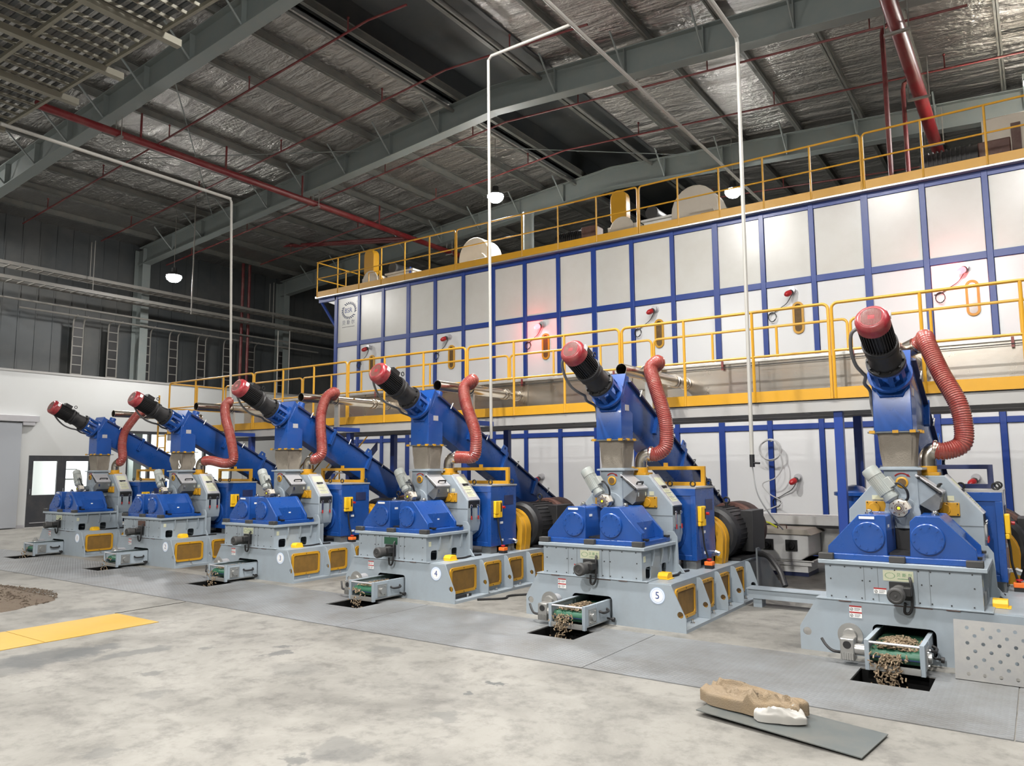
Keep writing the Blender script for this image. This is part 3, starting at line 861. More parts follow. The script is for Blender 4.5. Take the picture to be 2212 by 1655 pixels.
def red_lamp(x, z, on, lab, cable=True):
    o = thing('inspection_lamp', (x, DY + .035, z), lab, 'lamp', 'red inspection lamps on the dryer wall')
    q = MB(); q.cyl((.06, 0, .09), (.06, -.11, .10), .055, seg=18); q.cyl((.06, 0, .09), (.06, -.012, .09), .075, seg=18); q.build('mount_tube', SILVER, o)
    q = MB(); q.lathe((.06, -.09, .07), (-.45, -.78, -.42), [(0, .03), (.03, .05), (.06, .052)], 16); q.build('lamp_base', RUBBER, o)
    d = Vector((-.45, -.78, -.42)).normalized(); c = Vector((.06, -.09, .07)) + d * .06
    q = MB(); q.lathe(c, d, [(0, .05), (.06, .056), (.10, .048), (.13, .03), (.14, .005)], 16); q.build('red_lens', REDLIT if on else REDPL, o)
    if on:
        la = bpy.data.lights.new('lamp_light', 'POINT'); la.energy = 11.0; la.color = (1, .07, .08); la.shadow_soft_size = .05
        lo = bpy.data.objects.new('lamp_light', la); COL.objects.link(lo); lo.location = Vector((x, DY + .035, z)) + c + d * .20
    if cable:
        q = MB(); q.tube(smooth_path([(.05, -.06, .03), (-.05, -.05, -.12), (-.18, -.03, -.2), (-.3, -.02, -.27), (-.42, -.02, -.3)]), .007, 6)
        q.tube([(-.33 + .07 * math.cos(t * .5), -.03 - .002 * t, -.36 + .09 * math.sin(t * .5)) for t in range(0, 25)], .006, 6); q.build('cable', BLACK, o)
    return o


for k in range(7):
    red_lamp(.30 + 2.765 * k, 4.78, k in lit, 'red inspection lamp above the walkway, ' + ptw[k])
for k in (2, 3, 4, 5):
    red_lamp(.23 + 2.765 * k, 1.33, False, 'unlit red inspection lamp low on the dryer wall, ' + ['right of the conveyor of mill four', 'hidden near the conveyor of mill five', 'above the white feed box', 'seen through the blue lifting frame'][k - 2], k == 4)
# coiled cable hanging on a dryer post
q = MB(); cc = Vector((10.92, 6.86, 1.93)); pts = []
for i in range(90):
    t = i / 90 * 2 * math.pi * 4.2
    pts.append(cc + Vector(((.19 + .012 * math.sin(i * .7)) * math.cos(t), -.03 * i / 90, (.19 + .01 * math.cos(i * .5)) * math.sin(t))))
pts += smooth_path([pts[-1], cc + Vector((.22, -.04, -.25)), cc + Vector((.1, -.06, -.5)), cc + Vector((-.15, -.05, -.62)), cc + Vector((-.02, -.1, -.8)), cc + Vector((.2, -.15, -.95)), cc + Vector((-.1, -.3, -1.1)), cc + Vector((-.3, -.9, -1.13))], 8)
q.tube(pts, .011, 6)
o = q.build('coiled_cable', CABLEG); tag(o, 'grey cable coil hanging on a blue dryer post', 'cable')
q = MB(); q.tube([(-.0, 0, .02), (0, -.1, .02), (0, -.1, .07)], .012, 6); h = q.build('hook', GALV, o); h.location = cc + Vector((0, .1, .14))

# ------------------------------------------------------------------ railings
def railing(name, x0, x1, y, z0, ztop, zmid, posts, lab, group, toe=None, mat=YEL, r=.019, low=None):
    """one welded section: end posts with rounded upper corners, rails, inner posts, toe board"""
    o = thing(name, (x0, y, z0), lab, 'railing', group)
    L_ = x1 - x0; h = ztop - z0; rr = .07
    pts = [(0, 0, 0), (0, 0, h - rr)] + [(rr - rr * math.cos(t), 0, h - rr + rr * math.sin(t)) for t in (.4, .8, 1.2)] + [(rr, 0, h), (L_ - rr, 0, h)] + [(L_ - rr + rr * math.sin(t), 0, h - rr + rr * math.cos(t)) for t in (.4, .8, 1.2)] + [(L_, 0, h - rr), (L_, 0, 0)]
    q = MB(); q.tube(pts, r, 8); q.build('top_rail', mat, o)
    for zz in ([zmid] if not isinstance(zmid, (list, tuple)) else zmid):
        q = MB(); q.tube([(0, 0, zz - z0), (L_, 0, zz - z0)], r * .85, 8); q.build('mid_rail', mat, o)
    for x in posts:
        q = MB(); q.tube([(x - x0, 0, 0), (x - x0, 0, h)], r, 8); q.build('post', mat, o)
    if toe:
        q = MB(); q.box(0, L_, -.006, .004, toe[0] - z0, toe[1] - z0); q.build('toe_board', mat, o)
    return o


# upper railing along the dryer roof
ub = [-1.69, 3.44, 8.39, 12.74, 17.4]
for k in range(4):
    a, b = ub[k] + .02, ub[k + 1] - .02
    n = round((b - a) / .9); ps = [a + (b - a) * i / n for i in range(1, n)]
    railing('upper_railing', a, b, 6.88, 6.5, 7.52, 7.04, ps, 'yellow upper railing section on the dryer roof, ' + ['at the left end above the emblem', 'above mills three and four', 'before the small lamp', 'at the right, before the thick red pipe'][k], 'upper railing sections', (6.5, 6.655))
o = thing('upper_end_railing', (-1.69, 6.88, 6.5), 'yellow end railing at the left end of the dryer roof', 'railing')
for zz in (1.02, .54):
    q = MB(); q.tube([(0, 0, zz), (0, 3.2, zz)], .018, 8); q.build('rail', YEL, o)
for yy in (1.1, 2.2, 3.2):
    q = MB(); q.tube([(0, yy, 0), (0, yy, 1.02)], .019, 8); q.build('post', YEL, o)
q = MB(); q.box(-.004, .006, 0, 3.2, 0, .15); q.build('toe_board', YEL, o)
o = thing('roof_stair_rail', (-.4, 8.2, 6.53), 'short yellow stair handrail on the dryer roof near its left end', 'railing')
q = MB(); q.tube([(-.55, 0, 0), (-.55, 0, .85), (-.1, 0, .85), (-.1, 0, 0)], .018, 8); q.tube([(-.1, 0, .7), (.6, 0, .1)], .018, 8); q.build('handrail', YEL, o)

# ------------------------------------------------------------------ lower walkway
PY = 2.3
wk = thing('walkway', (-1.28, PY, 2.44), 'raised steel walkway on blue legs behind the mills', 'walkway')
LW = 19.0
q = MB(); q.box(0, LW, .02, 1.5, -.005, .02); q.build('deck', WPAINT, wk)
q = MB()
for y in (.0, .78, 1.42):
    q.box(0, LW, y + .012, y + .02, -.14, -.006); q.box(0, LW, y + .012, y + .08, -.15, -.14); q.box(0, LW, y + .012, y + .08, -.014, -.006)
q.build('edge_channel', OFFW, wk)
q = MB(); x = .6
while x < LW: q.box(x, x + .05, .08, 1.42, -.12, -.01); x += 1.2
q.build('cross_beam', OFFW, wk)
for x in (1.70, 4.60, 7.33, 10.2, 13.03, 15.9):
    for y in (.10, 1.25):
        q = MB(); q.box(x + 1.28 - .05, x + 1.28 + .05, y - .05, y + .05, -2.44, -.15); q.build('leg', FRAMEBLUE, wk, bevel=.004)
fb = [-1.26, 1.84, 4.62, 7.41, 10.2, 13.01, 15.9]
secw = ['at the far left end', 'behind the motor of mill three', 'behind the motor of mill four', 'between the pipes of mills four and five', 'above and right of the pipe of mill five', 'behind the motor of the unnumbered mill']
for k in range(6):
    a, b = fb[k] + .02, fb[k + 1] - .02
    railing('walkway_railing', a, b, PY, 2.44, 3.6, 3.02, [a + (b - a) * i / 3 for i in (1, 2)], 'yellow front railing section of the walkway, ' + secw[k], 'front railing sections of the walkway', (2.44, 2.575))
bb = [-1.26, 1.6, 4.4, 7.24, 10.04, 12.95, 15.9]
for k in range(6):
    a, b = bb[k] + .02, bb[k + 1] - .02
    railing('rear_railing', a, b, PY + 1.45, 2.46, 3.65, 3.12, [a + (b - a) * i / 3 for i in (1, 2)], 'yellow rear railing section behind the steel duct, ' + ['at the far left end', 'left of the dryer wall end', 'below the emblem lamp', 'below the glowing red lamp of mid picture', 'behind mill five pipe', 'at the right behind the unnumbered mill'][k], 'rear railing sections of the walkway')
o = thing('walkway_end_railing', (-1.26, PY, 2.44), 'yellow end railing closing the left end of the walkway', 'railing')
for zz in (1.15, .58):
    q = MB(); q.tube([(0, .05, zz), (0, 1.42, zz)], .018, 8); q.build('rail', YEL, o)
q = MB(); q.tube([(0, .7, 0), (0, .7, 1.15)], .019, 8); q.build('post', YEL, o)
q = MB(); q.tube([(-.0, .03, -2.4), (0, .03, 0)], .02, 8); q.tube([(-.32, .03, -2.4), (-.32, .03, .9)], .02, 8)
for k in range(9): q.tube([(0, .03, -2.2 + .27 * k), (-.32, .03, -2.2 + .27 * k)], .014, 6)
tag(q.build('ladder', YEL), 'yellow rung ladder at the left end of the walkway', 'ladder').location = (-1.3, PY - .05, 2.44)
# steel collecting duct on the walkway
du = thing('collecting_duct', (0.5, 3.05, 2.50), 'long stainless steel collecting duct lying on the walkway', 'duct')
for k in range(8):
    x0, x1 = k * 1.9, k * 1.9 + 1.88
    q = MB(); q.box(x0, x1, 0, .52, .0, .56); q.build('duct_section', STEEL, du, bevel=.003)
    q = MB(); q.box(x1 - .01, x1 + .03, -.02, .54, -.0, .58); q.build('flange_joint', STEEL, du)
q = MB(); q.box(-.02, 15.22, -.035, .555, .56, .60); q.build('lid', GALV, du, bevel=.004)
for k in range(9):
    q = MB(); q.box(.7 + 1.7 * k, .73 + 1.7 * k, -.05, -.033, .48, .60); q.build('clamp', REDTHIN, du)
q = MB(); q.tube([(0, -.05, .49), (15.2, -.05, .52)], .006, 6); q.build('wire', BLACK, du)

# staircase behind mills three and four
st = thing('stairs', (1.2, 4.35, 0), 'steel stairs with yellow handrails under the walkway, seen behind mill three', 'stairs')
for k in range(9):
    q = MB(); q.box(-1.1 + .25 * k, -.84 + .25 * k, 0, .8, .22 * k + .2, .22 * k + .23); q.build('tread', GALV, st)
for y in (0, .8):
    q = MB(); q.prism([(-1.15, .0), (-.95, .0), (1.35, 2.05), (1.35, 2.25)], 1, y - .006, y + .006); q.build('stringer', NAVY, st)
    q = MB(); q.tube([(-1.05, y, .1), (-1.05, y, 1.05), (1.3, y, 3.1)], .018, 8); q.tube([(-1.05, y, .55), (1.3, y, 2.62)], .015, 8); q.tube([(.1, y, 1.15), (.1, y, 2.0)], .016, 8); q.build('handrail', YEL, st)

# ------------------------------------------------------------------ machinery on the dryer roof
def guard_set(x, y, s, lab, lab2, lab3, boxmat):
    o = thing('chain_guard', (x, y, 6.6), lab, 'drive guard', 'tall yellow chain guards on the dryer roof')
    w = .26 * s; h0, h1 = .75, .75 + 1.1 * s
    g = MB(); pts = [(w * math.cos(math.radians(a)) , h1 - w + w * math.sin(math.radians(a))) for a in range(0, 181, 20)] + [(-w, h0 + w * .7), (-w * .6, h0), (w * .6, h0), (w, h0 + w * .7)]
    g.prism(pts, 1, -.12, .12); g.build('guard_shell', YEL, o, bevel=.02)
    g = MB(); g.box(-.3, .5, -.1, .35, -.07, .75); g.lathe((.1, -.13, .62), (0, -1, 0), [(0, .32), (.03, .32)], 24); g.build('gearbox_stand', CREAM, o, bevel=.02)
    b_ = thing('spreader_box', (x + .55, y + .1, 6.53), lab2, 'housing', 'box housings beside the chain guards')
    g = MB(); g.box(0, 1.3 * s, 0, 1.2, 0, 1.05 * s); g.build('shell', boxmat, b_, bevel=.02)
    g = MB(); g.box(-.05, 1.3 * s + .05, -.05, 1.25, 1.05 * s, 1.05 * s + .05); g.build('lid', boxmat, b_, bevel=.005)
    g = MB(); g.box(1.15 * s, 1.22 * s, -.03, 0, .1, .95); g.build('strap', FRAMEBLUE, b_)
    m_ = thing('drive_motor', (x + .75, y + .2, 6.53 + 1.05 * s + .05), lab3, 'motor', 'dark drive motors on the box housings')
    g = MB(); g.cyl((0, .0, .16), (0, .55, .16), .15, seg=16); g.box(-.16, .16, .05, .5, 0, .05); g.build('motor_body', BLACK, m_)
    g = MB(); g.cyl((0, -.08, .16), (0, 0, .16), .16, seg=16); g.build('fan_cover', RUBBER, m_)


guard_set(-1.25, 8.6, .8, 'tall yellow chain guard on the dryer roof above the emblem', 'cream box housing beside the left chain guard', 'dark motor on the box housing beside the left chain guard', CREAM)
guard_set(7.12, 8.6, .8, 'tall yellow chain guard on the dryer roof left of the small lamp', 'white box housing beside the middle chain guard', 'dark motor on the box housing beside the middle chain guard', WPAINT)


def fan_housing(x, y, s, lab, ywork):
    o = thing('exhaust_fan', (x, y, 6.53), lab, 'fan', 'cream exhaust fans on the dryer roof')
    g = MB(); pts = [(.55 * s * math.cos(math.radians(a)), .8 * s + .6 * s * math.sin(math.radians(a))) for a in range(0, 181, 15)] + [(-.55 * s, 0), (.55 * s, 0)]
    g.prism(pts, 1, 0, .6); g.build('volute', CREAM, o, bevel=.015)
    g = MB(); g.cyl((.2, -.1, .6 * s), (.2, 0, .6 * s), .3 * s, seg=24); g.build('inlet_ring', CREAM, o)
    g = MB(); g.cyl((.55, -.35, .35), (.55, .1, .35), .14, seg=16); g.build('motor', MOTG, o)
    g = MB()
    for q_ in ((.3, -.4), (.85, -.4)): g.tube([(q_[0], q_[1], 0), (q_[0], q_[1], .55)], .02, 6)
    g.tube([(.3, -.4, .55), (.85, -.4, .55)], .02, 6); g.tube([(.85, -.4, .55), (1.2, -.4, .05)], .02, 6); g.build('guard_frame', ywork, o)


fan_housing(2.75, 8.5, .95, 'cream fan housing on the dryer roof left of the hanging lamp', RUBBER)
fan_housing(9.0, 8.5, 1.0, 'cream fan housing with yellow bracket beside the small lamp', YEL)
o = thing('vent_stack', (4.54, 8.5, 6.53), 'grey round vent stack on the dryer roof below the hanging lamp', 'vent')
g = MB(); g.cyl((0, 0, 0), (0, 0, 1.62), .14, seg=24); g.build('stack', BEAM, o)
g = MB(); g.lathe((0, 0, 1.62), (0, 0, 1), [(0, .15), (.04, .15)], 24); g.lathe((0, 0, 0), (0, 0, 1), [(0, .22), (.03, .22)], 24); g.build('collar', BEAM, o)
for (x, lab, s) in ((5.85, 'dark blower motor on the dryer roof under the hanging lamp', 1.0), (14.0, 'dark blower motor at the foot of the thick red pipe', 1.25)):
    o = thing('blower_motor', (x, 8.5, 6.53), lab, 'motor', 'dark blower motors on the dryer roof')
    g = MB(); g.cyl((-.4 * s, 0, .68), (.35 * s, 0, .68), .2 * s, seg=20)
    for k in range(10): g.cyl((-.3 * s + .06 * k * s, 0, .68), (-.28 * s + .06 * k * s, 0, .68), .225 * s, seg=20)
    g.build('motor_body', BLACK, o)
    g = MB(); g.box(.35 * s, .75 * s, -.2, .2, .4, .9); g.build('gearbox', RUST, o, bevel=.02)
    g = MB(); g.box(-.5 * s, .6 * s, -.28, .28, 0, .44); g.box(-.35 * s, .3 * s, -.3, -.25, .44, .5); g.build('stand', GALV, o)
o = thing('foil_clad_stack', (14.5, 8.9, 6.53), 'broad pale clad stack rising behind the upper railing at the right edge', 'duct')
g = MB(); g.box(0, 2.6, 0, 1.6, 0, 1.55); g.build('cladding', CREAM, o, bevel=.03)
for k in range(3):
    g = MB(); g.box(.45 + .75 * k, .6 + .75 * k, -.03, 0, .35, 1.35); g.build('strap', RUST, o)
# ================================================================== PELLET MILLS (local frame: front right bottom corner, x to the right, y to the back)
def mill_proto(root):
    P = root
    # base with front plate
    q = MB()
    q.plate([(-1.905, 0), (0, 0), (0, .14), (-.155, .455), (-1.745, .465), (-1.89, .23), (-1.905, .2)],
            [rrect(-1.30, -.815, .05, .285, .045, 4), circ(-1.843, .161, .036), circ(-.06, .172, .033)], 1, 0, .014)
    q.build('front_plate', GREY, P)
    q = MB()
    q.box(-1.745, -.150, .014, 3.3, .445, .463); q.box(-.165, -.150, .014, 2.35, .03, .445); q.box(-1.745, -1.73, .014, 2.35, .03, .445)
    q.box(-1.905, 0, .014, 2.36, 0.0, .032); q.box(-1.745, -.15, 2.34, 2.36, .03, .445); q.box(-1.73, -.165, .75, .77, .03, .445)
    q.build('base_frame', GREY, P)
    for y in (.695, 1.245, 1.79, 2.345):
        for s in (0, 1):
            def X(x): return x if not s else -1.895 - x
            pts = [(-.15, .034), (-.15, .452), (-.118, .452), (-.095, .43), (-.02, .23), (-.004, .17), (-.004, .034)]
            h = circ(-.06, .172, .03, 14)
            q = MB(); q.plate([(X(a), b) for a, b in pts], [[(X(a), b) for a, b in h]], 1, y - .006, y + .006)
            q.build('gusset', GREY, P)
    for k, (y0, y1) in enumerate(((.075, .60), (.77, 1.15), (1.325, 1.68), (1.865, 2.21))):
        q = MB(); q.plate(rrect(y0, y1, .085, .405, .05, 5), [rrect(y0 + .035, y1 - .035, .118, .372, .03, 4)], 0, -.149, -.128)
        f = q.build('access_panel', YEL, P)
        q = MB(); q.plate(rrect(y0 + .03, y1 - .03, .113, .377, .03, 4), [], 0, -.147, -.137); q.build('screen', MESHY, f)
        q = MB()
        for yy in (y0 + .02, (y0 + y1) / 2, y1 - .02):
            for zz in (.10, .39): q.cyl((-.128, yy, zz), (-.122, yy, zz), .006, seg=8)
        q.build('bolts', LABELK, f)
    q = MB()
    for y in (.34, .95, 1.5, 2.05): q.cyl((-.07, y, .03), (-.07, y, .075), .014, seg=8); q.cyl((-.07, y, .03), (-.07, y, .045), .028, seg=6)
    q.build('anchor_bolts', CHROME, P)
    # motor stand behind
    q = MB(); q.box(-1.0, -.16, 2.36, 3.4, .0, .445); q.prism([(-.16, .0), (-.16, .42), (-.02, .05), (-.02, 0)], 1, 2.45, 2.48); q.prism([(-.16, .0), (-.16, .42), (-.02, .05), (-.02, 0)], 1, 3.1, 3.13)
    q.build('motor_stand', GREYD, P)  # stand is plain grey; its shade is put into the darker colour
    # upper box
    q = MB()
    q.box(-1.665, -.465, .002, .016, .466, .777)
    q.plate([(.016, .466), (.95, .466), (.95, .777), (.016, .777)], [rrect(.09, .22, .475, .60, .03, 4), rrect(.50, .62, .475, .60, .03, 4)], 0, -.480, -.466)
    q.box(-1.664, -1.65, .016, .95, .466, .777); q.box(-1.65, -.48, .93, .95, .466, .777)
    q.box(-1.75, -.40, -.015, .98, .463, .472)
    q.build('gear_case', GREY, P)
    q = MB(); q.box(-1.715, -.42, -.03, .80, .777, .812); q.build('case_flange', GREY, P, bevel=.004)
    q = MB()
    for x in (-1.345, -1.235, -.93, -.84): q.box(x - .0015, x + .0015, .0, .003, .48, .77)
    q.build('plate_seams', GREYD, P)
    q = MB()
    for x in (-1.62, -1.50, -1.37, -1.28, -1.10, -.92, -.83, -.69, -.53):
        for z in ((.755, .495) if x != -1.10 else (.752,)): q.cyl((x, .003, z), (x, -.003, z), .0062, seg=8)
    for x in (-1.62, -1.36, -1.30, -.90, -.83, -.52): q.cyl((x, .003, .645), (x, -.003, .645), .0062, seg=8)
    q.build('cover_bolts', LABELK, P)
    for y in (.24, .47, .68):
        q = MB(); q.prism([(-.466, .777), (-.466, .60), (-.45, .60), (-.43, .69), (-.43, .777)], 1, y - .008, y + .008); q.build('flange_rib', GREY, P)
    q = MB(); q.prism([(-.52, .47), (-.33, .47), (-.40, .56), (-.41, .86), (-.45, .92), (-.52, .92)], 1, .80, .825); q.build('rear_plate', GREY, P)
    q = MB(); q.box(-.466, -.463, .05, .095, .655, .715); q.build('side_sticker', PALE, P)
    q = MB()
    for a, b in ((-1.56, -1.46), (-.73, -.63)): q.box(a, b, -.014, -.004, .455, .468)
    q.box(-1.12, -.83, -.006, .0, .452, .458); q.build('hinge_strips', RUST, P)
    # blue gear housings
    q = MB(); q.box(-1.645, -.47, .03, .76, .812, .866); q.build('housing_base', BLUE, P, bevel=.008)
    for poly, rib, name, cx in (([(-1.60, .862), (-1.60, .93), (-1.36, 1.207), (-1.165, 1.207), (-1.155, 1.19), (-1.155, .862)], [(-1.645, .862), (-1.640, .925), (-1.375, 1.212), (-1.165, 1.212), (-1.155, 1.195), (-1.155, .862)], 'gear_housing', -1.297),
                                ([(-.975, .862), (-.965, 1.162), (-.92, 1.207), (-.745, 1.207), (-.60, 1.05), (-.575, .862)], [(-.98, .862), (-.968, 1.165), (-.922, 1.212), (-.742, 1.212), (-.492, .938), (-.487, .862)], 'gear_housing', -.838)):
        q = MB(); q.prism(poly, 1, .07, .66); h = q.build(name, BLUE, P, bevel=.012)
        for y0, y1 in ((.055, .09), (.60, .635)):
            q = MB(); q.prism(rib, 1, y0, y1); q.build('end_wall', BLUE, h, bevel=.005)
        if cx > -1:
            q = MB(); q.prism([(-.745, 1.2075), (-.72, 1.19), (-.615, 1.062), (-.63, 1.05)], 1, .09, .60); q.prism([(-.70, 1.165), (-.50, .947), (-.50, .93), (-.60, 1.03)], 1, .09, .17); q.build('slope_cover', BLUE, h)
            q = MB(); q.box(-.594, -.589, .36, .40, .95, .985); q.build('rating_plate', LABELW, h)
        q = MB(); q.lathe((cx, .056, 1.02), (0, -1, 0), [(0, .130), (.02, .130), (.027, .123)], 36); c = q.build('bearing_cover', BLUE, h)
        q = MB()
        for i in range(10):
            a = 2 * math.pi * i / 10 + .16
            q.cyl((cx + .106 * math.cos(a), .032, 1.02 + .106 * math.sin(a)), (cx + .106 * math.cos(a), .021, 1.02 + .106 * math.sin(a)), .0095, seg=6)
        q.build('cover_bolts', BLUE, c)
    q = MB(); q.box(-1.37, -1.245, .052, .056, 1.175, 1.197); q.build('name_strip', LABELW, P)
    q = MB(); q.box(-1.1555, -1.152, .15, .21, 1.10, 1.125); q.build('name_strip', LABELW, P)
    for x in (-1.65, -1.075, -.505):
        q = MB(); q.box(x - .062, x + .062, -.022, .05, .813, .868); q.build('rubber_block', RUBBER, P, bevel=.006)
    for cl in ((-.55, -.46, .12, .19, .866, .885), (-.53, -.46, .66, .73, .866, .885)):
        q = MB(); q.box(*cl); q.build('side_clamp', BLACK, P)
    q = MB(); q.box(-1.15, -.98, .12, .56, .866, .885); q.box(-1.153, -.977, .535, .56, .885, 1.07); q.build('gap_filler', BLACK, P)  # black back wall added so the gap between the housings looks dark
    for x in (-1.33, -.80):
        q = MB(); q.cyl((x, .33, 1.205), (x, .33, 1.222), .035, seg=16); q.ball((x, .33, 1.232), .026, 12, (1, 1, .7)); q.build('breather_cap', CHROME, P)
    # grey hood behind
    q = MB(); q.prism([(-1.62, .70), (-1.60, 1.215), (-1.37, 1.475), (-1.29, 1.545), (-.755, 1.545), (-.472, 1.20), (-.472, .88), (-.50, .78), (-.62, .70)], 1, .845, 1.13)
    hd = q.build('hood', GREY, P, bevel=.006)
    q = MB(); q.box(-1.61, -.469, .842, .846, 1.085, 1.09); q.build('seam', GREYD, hd)
    th = math.atan2(1.545 - 1.20, -.735 + .452)
    q = MB(); q.prism([(-.758, 1.549), (-.748, 1.557), (-.460, 1.205), (-.472, 1.198)], 1, .87, 1.11); pn = q.build('instruction_panel', SILVER, hd)
    pn['label'] = 'slanted instruction panel'
    d = Vector((.288, 0, -.352)).normalized(); nrm = Vector((.352, 0, .288)).normalized()
    Mp = Matrix((( d.x, 0, nrm.x, -.753 + nrm.x * .007), (d.y, 1, nrm.y, .99), (d.z, 0, nrm.z, 1.553 + nrm.z * .001), (0, 0, 0, 1)))
    q = MB()
    for a, b, c, e, mi in ((.05, .16, -.09, .09, 0), (.215, .27, -.085, .085, 0), (.28, .33, -.085, .085, 0), (.34, .40, -.085, .085, 0)): q.box(a, b, c, e, -.002, .0025, Mp)
    q.build('instruction_labels', PALE, pn)
    q = MB(); q.box(.175, .20, -.06, .06, -.002, .012, Mp); q.box(.203, .208, -.05, -.01, -.002, .006, Mp)
    for k in range(10): q.box(.223 + .017 * k, .226 + .017 * k, -.07, .03 + .03 * (k % 2), .002, .003, Mp)
    q.build('panel_handle', BLACK, pn)
    q = MB(); q.box(-.478, -.466, .87, 1.11, 1.10, 1.19); q.build('latch_recess', BLACK, hd)
    for y in (.91, 1.06):
        q = MB(); q.box(-.472, -.452, y - .016, y + .016, .96, 1.12); q.ring((-.455, y, 1.12), (1, 0, 0), .02, .006, 12, 6); l = q.build('latch', CHROME, hd)
        q = MB(); q.box(-.456, -.444, y - .009, y + .009, .94, .99); q.build('latch_grip', LABELRED, l)
    # yellow bearing plates
    for x0, x1 in ((-1.44, -1.25), (-.85, -.65)):
        q = MB(); q.box(x0, x1, .812, .845, 1.178, 1.298); q.cyl(((x0 + x1) / 2 - .02, .82, 1.235), ((x0 + x1) / 2 - .02, .803, 1.235), .05, seg=20); o = q.build('bearing_plate', YEL, P, bevel=.003)
        q = MB()
        for xx in (x0 + .015, (x0 + x1) / 2, x1 - .015):
            for zz in (1.192, 1.288): q.cyl((xx, .814, zz), (xx, .806, zz), .006, seg=8)
        q.build('bolts', BLACK, o)
    q = MB(); q.box(-1.385, -1.28, .840, .846, 1.315, 1.355); q.build('caution_label', PALE, P)
    q = MB(); q.box(-.745, -.69, .840, .846, 1.315, 1.36); q.build('caution_label', PALE, P)
    # feed throat and hatch
    q = MB(); q.box(-1.226, -.945, .56, .86, 1.10, 1.60); q.prism([(-.95, 1.53), (-.80, 1.395), (-.82, 1.365), (-.94, 1.285), (-1.0, 1.12), (-1.1, 1.12), (-1.1, 1.53)], 1, .566, .845)
    ft = q.build('feed_throat', GREY, P, bevel=.004)
    q = MB(); q.box(-1.258, -.90, .53, .895, 1.600, 1.622); q.build('throat_flange', GREY, ft, bevel=.003)
    q = MB(); q.lathe((-1.085, .565, 1.20), (0, -1, 0), [(0, .150), (.03, .150)], 30); q.build('rotor_end_plate', GREY, ft)
    q = MB(); q.prism([(-.955, 1.563), (-.748, 1.405), (-.755, 1.385), (-.965, 1.545)], 1, .533, .82); hl = q.build('hatch_lid', SILVER, ft, bevel=.003)
    q = MB(); q.prism([(-.79, 1.40), (-.758, 1.385), (-.79, 1.25), (-.83, 1.22), (-.94, 1.285)], 1, .562, .82); q.build('hatch_front', GREYD, ft)
    q = MB(); q.tube(smooth_path([(-.80, .62, 1.44), (-.785, .62, 1.468), (-.775, .65, 1.470), (-.775, .73, 1.470), (-.785, .76, 1.468), (-.80, .76, 1.44)], 4), .010, 8); q.build('lid_handle', BLACK, hl)
    q = MB(); q.tube([(-.935, .522, 1.53), (-.86, .522, 1.47)], .007, 6); q.tube([(-.87, .522, 1.478), (-.77, .522, 1.395)], .012, 8); q.ball((-.935, .522, 1.53), .015, 8); q.ball((-.77, .522, 1.395), .016, 8); q.build('gas_strut', BLACK, ft)
    q = MB(); q.box(-.785, -.765, .58, .61, 1.31, 1.38); q.box(-.785, -.765, .77, .80, 1.31, 1.38); q.build('lid_clips', CHROME, ft)
    q = MB(); q.lathe((-1.075, .56, 1.488), (0, -1, 0), [(0, .052), (.012, .052), (.016, .046)], 24); sg = q.build('sight_port', YEL, ft)
    q = MB(); q.lathe((-1.075, .548, 1.488), (0, -1, 0), [(0, .037), (.006, .036)], 20); q.build('port_glass', GLASSY, sg)
    q = MB(); pts = [(-1.075 + .075 * math.cos(math.radians(a)), .557, 1.50 + .07 * math.sin(math.radians(a))) for a in range(140, 50, -8)]
    q.tube(pts, .006, 6); q.cyl(pts[-1], (pts[-1][0] + .025, .557, pts[-1][2] - .02), .013, .001, 8); q.build('rotation_arrow', LABELRED, ft)
    # feeder gear motor hanging in front of the throat
    c = Vector((-1.083, .36, 1.262)); up = Vector((-.215, .035, .31)).normalized()
    q = MB(); q.lathe(c + Vector((0, .045, 0)), (0, -1, 0), [(0, .085), (.055, .088), (.07, .08), (.075, .05), (.085, .048), (.086, .03)], 10); g = q.build('feeder_gearmotor', ALU, P)
    q = MB(); q.lathe(c + Vector((0, -.041, 0)), (0, -1, 0), [(0, .013), (.006, .013)], 14); q.build('shaft_cap', YTUBE, g)
    q = MB(); q.ring(c + Vector((0, -.042, 0)), (0, 1, 0), .021, .005, 20, 6); q.ring(c + Vector((0, -.040, 0)), (0, 1, 0), .036, .003, 20, 6)
    for i in range(8): q.cyl(c + Vector((.058 * math.cos(i * .785), -.028, .058 * math.sin(i * .785))), c + Vector((.058 * math.cos(i * .785), -.040, .058 * math.sin(i * .785))), .006, seg=6)
    q.build('seal_ring', RUST, g)
    q = MB(); q.prism([(-.03, -.05), (.085, -.05), (.085, .03), (.03, .06), (-.03, .06)], 1, -.03, .055, Matrix.Translation(c) @ Matrix.Rotation(math.radians(-28), 4, 'Y')); q.build('reducer_block', CREAM, g, bevel=.008)
    q = MB(); q.cyl(c + Vector((0, .05, 0)), c + Vector((0, .18, 0)), .05, seg=18); q.build('shaft_sleeve', GREYD, g)
    s = c + up * .075
    q = MB(); q.lathe(s, up, [(0, .045), (.02, .068), (.05, .072), (.052, .060), (.08, .060), (.082, .068), (.26, .068), (.262, .074), (.34, .074), (.355, .066), (.36, .03)], 20); mt = q.build('motor_body', MOTG, g)
    a = up.orthogonal().normalized(); b2 = up.cross(a)
    q = MB()
    for i in range(26):
        t = 2 * math.pi * i / 26; r_ = a * math.cos(t) + b2 * math.sin(t)
        q.tube([s + up * .085 + r_ * .071, s + up * .258 + r_ * .071], .0045, 4)
    q.build('cooling_fins', MOTG, mt)
    side = Vector((.82, -.1, .57)).normalized(); fw = side.cross(up).normalized()
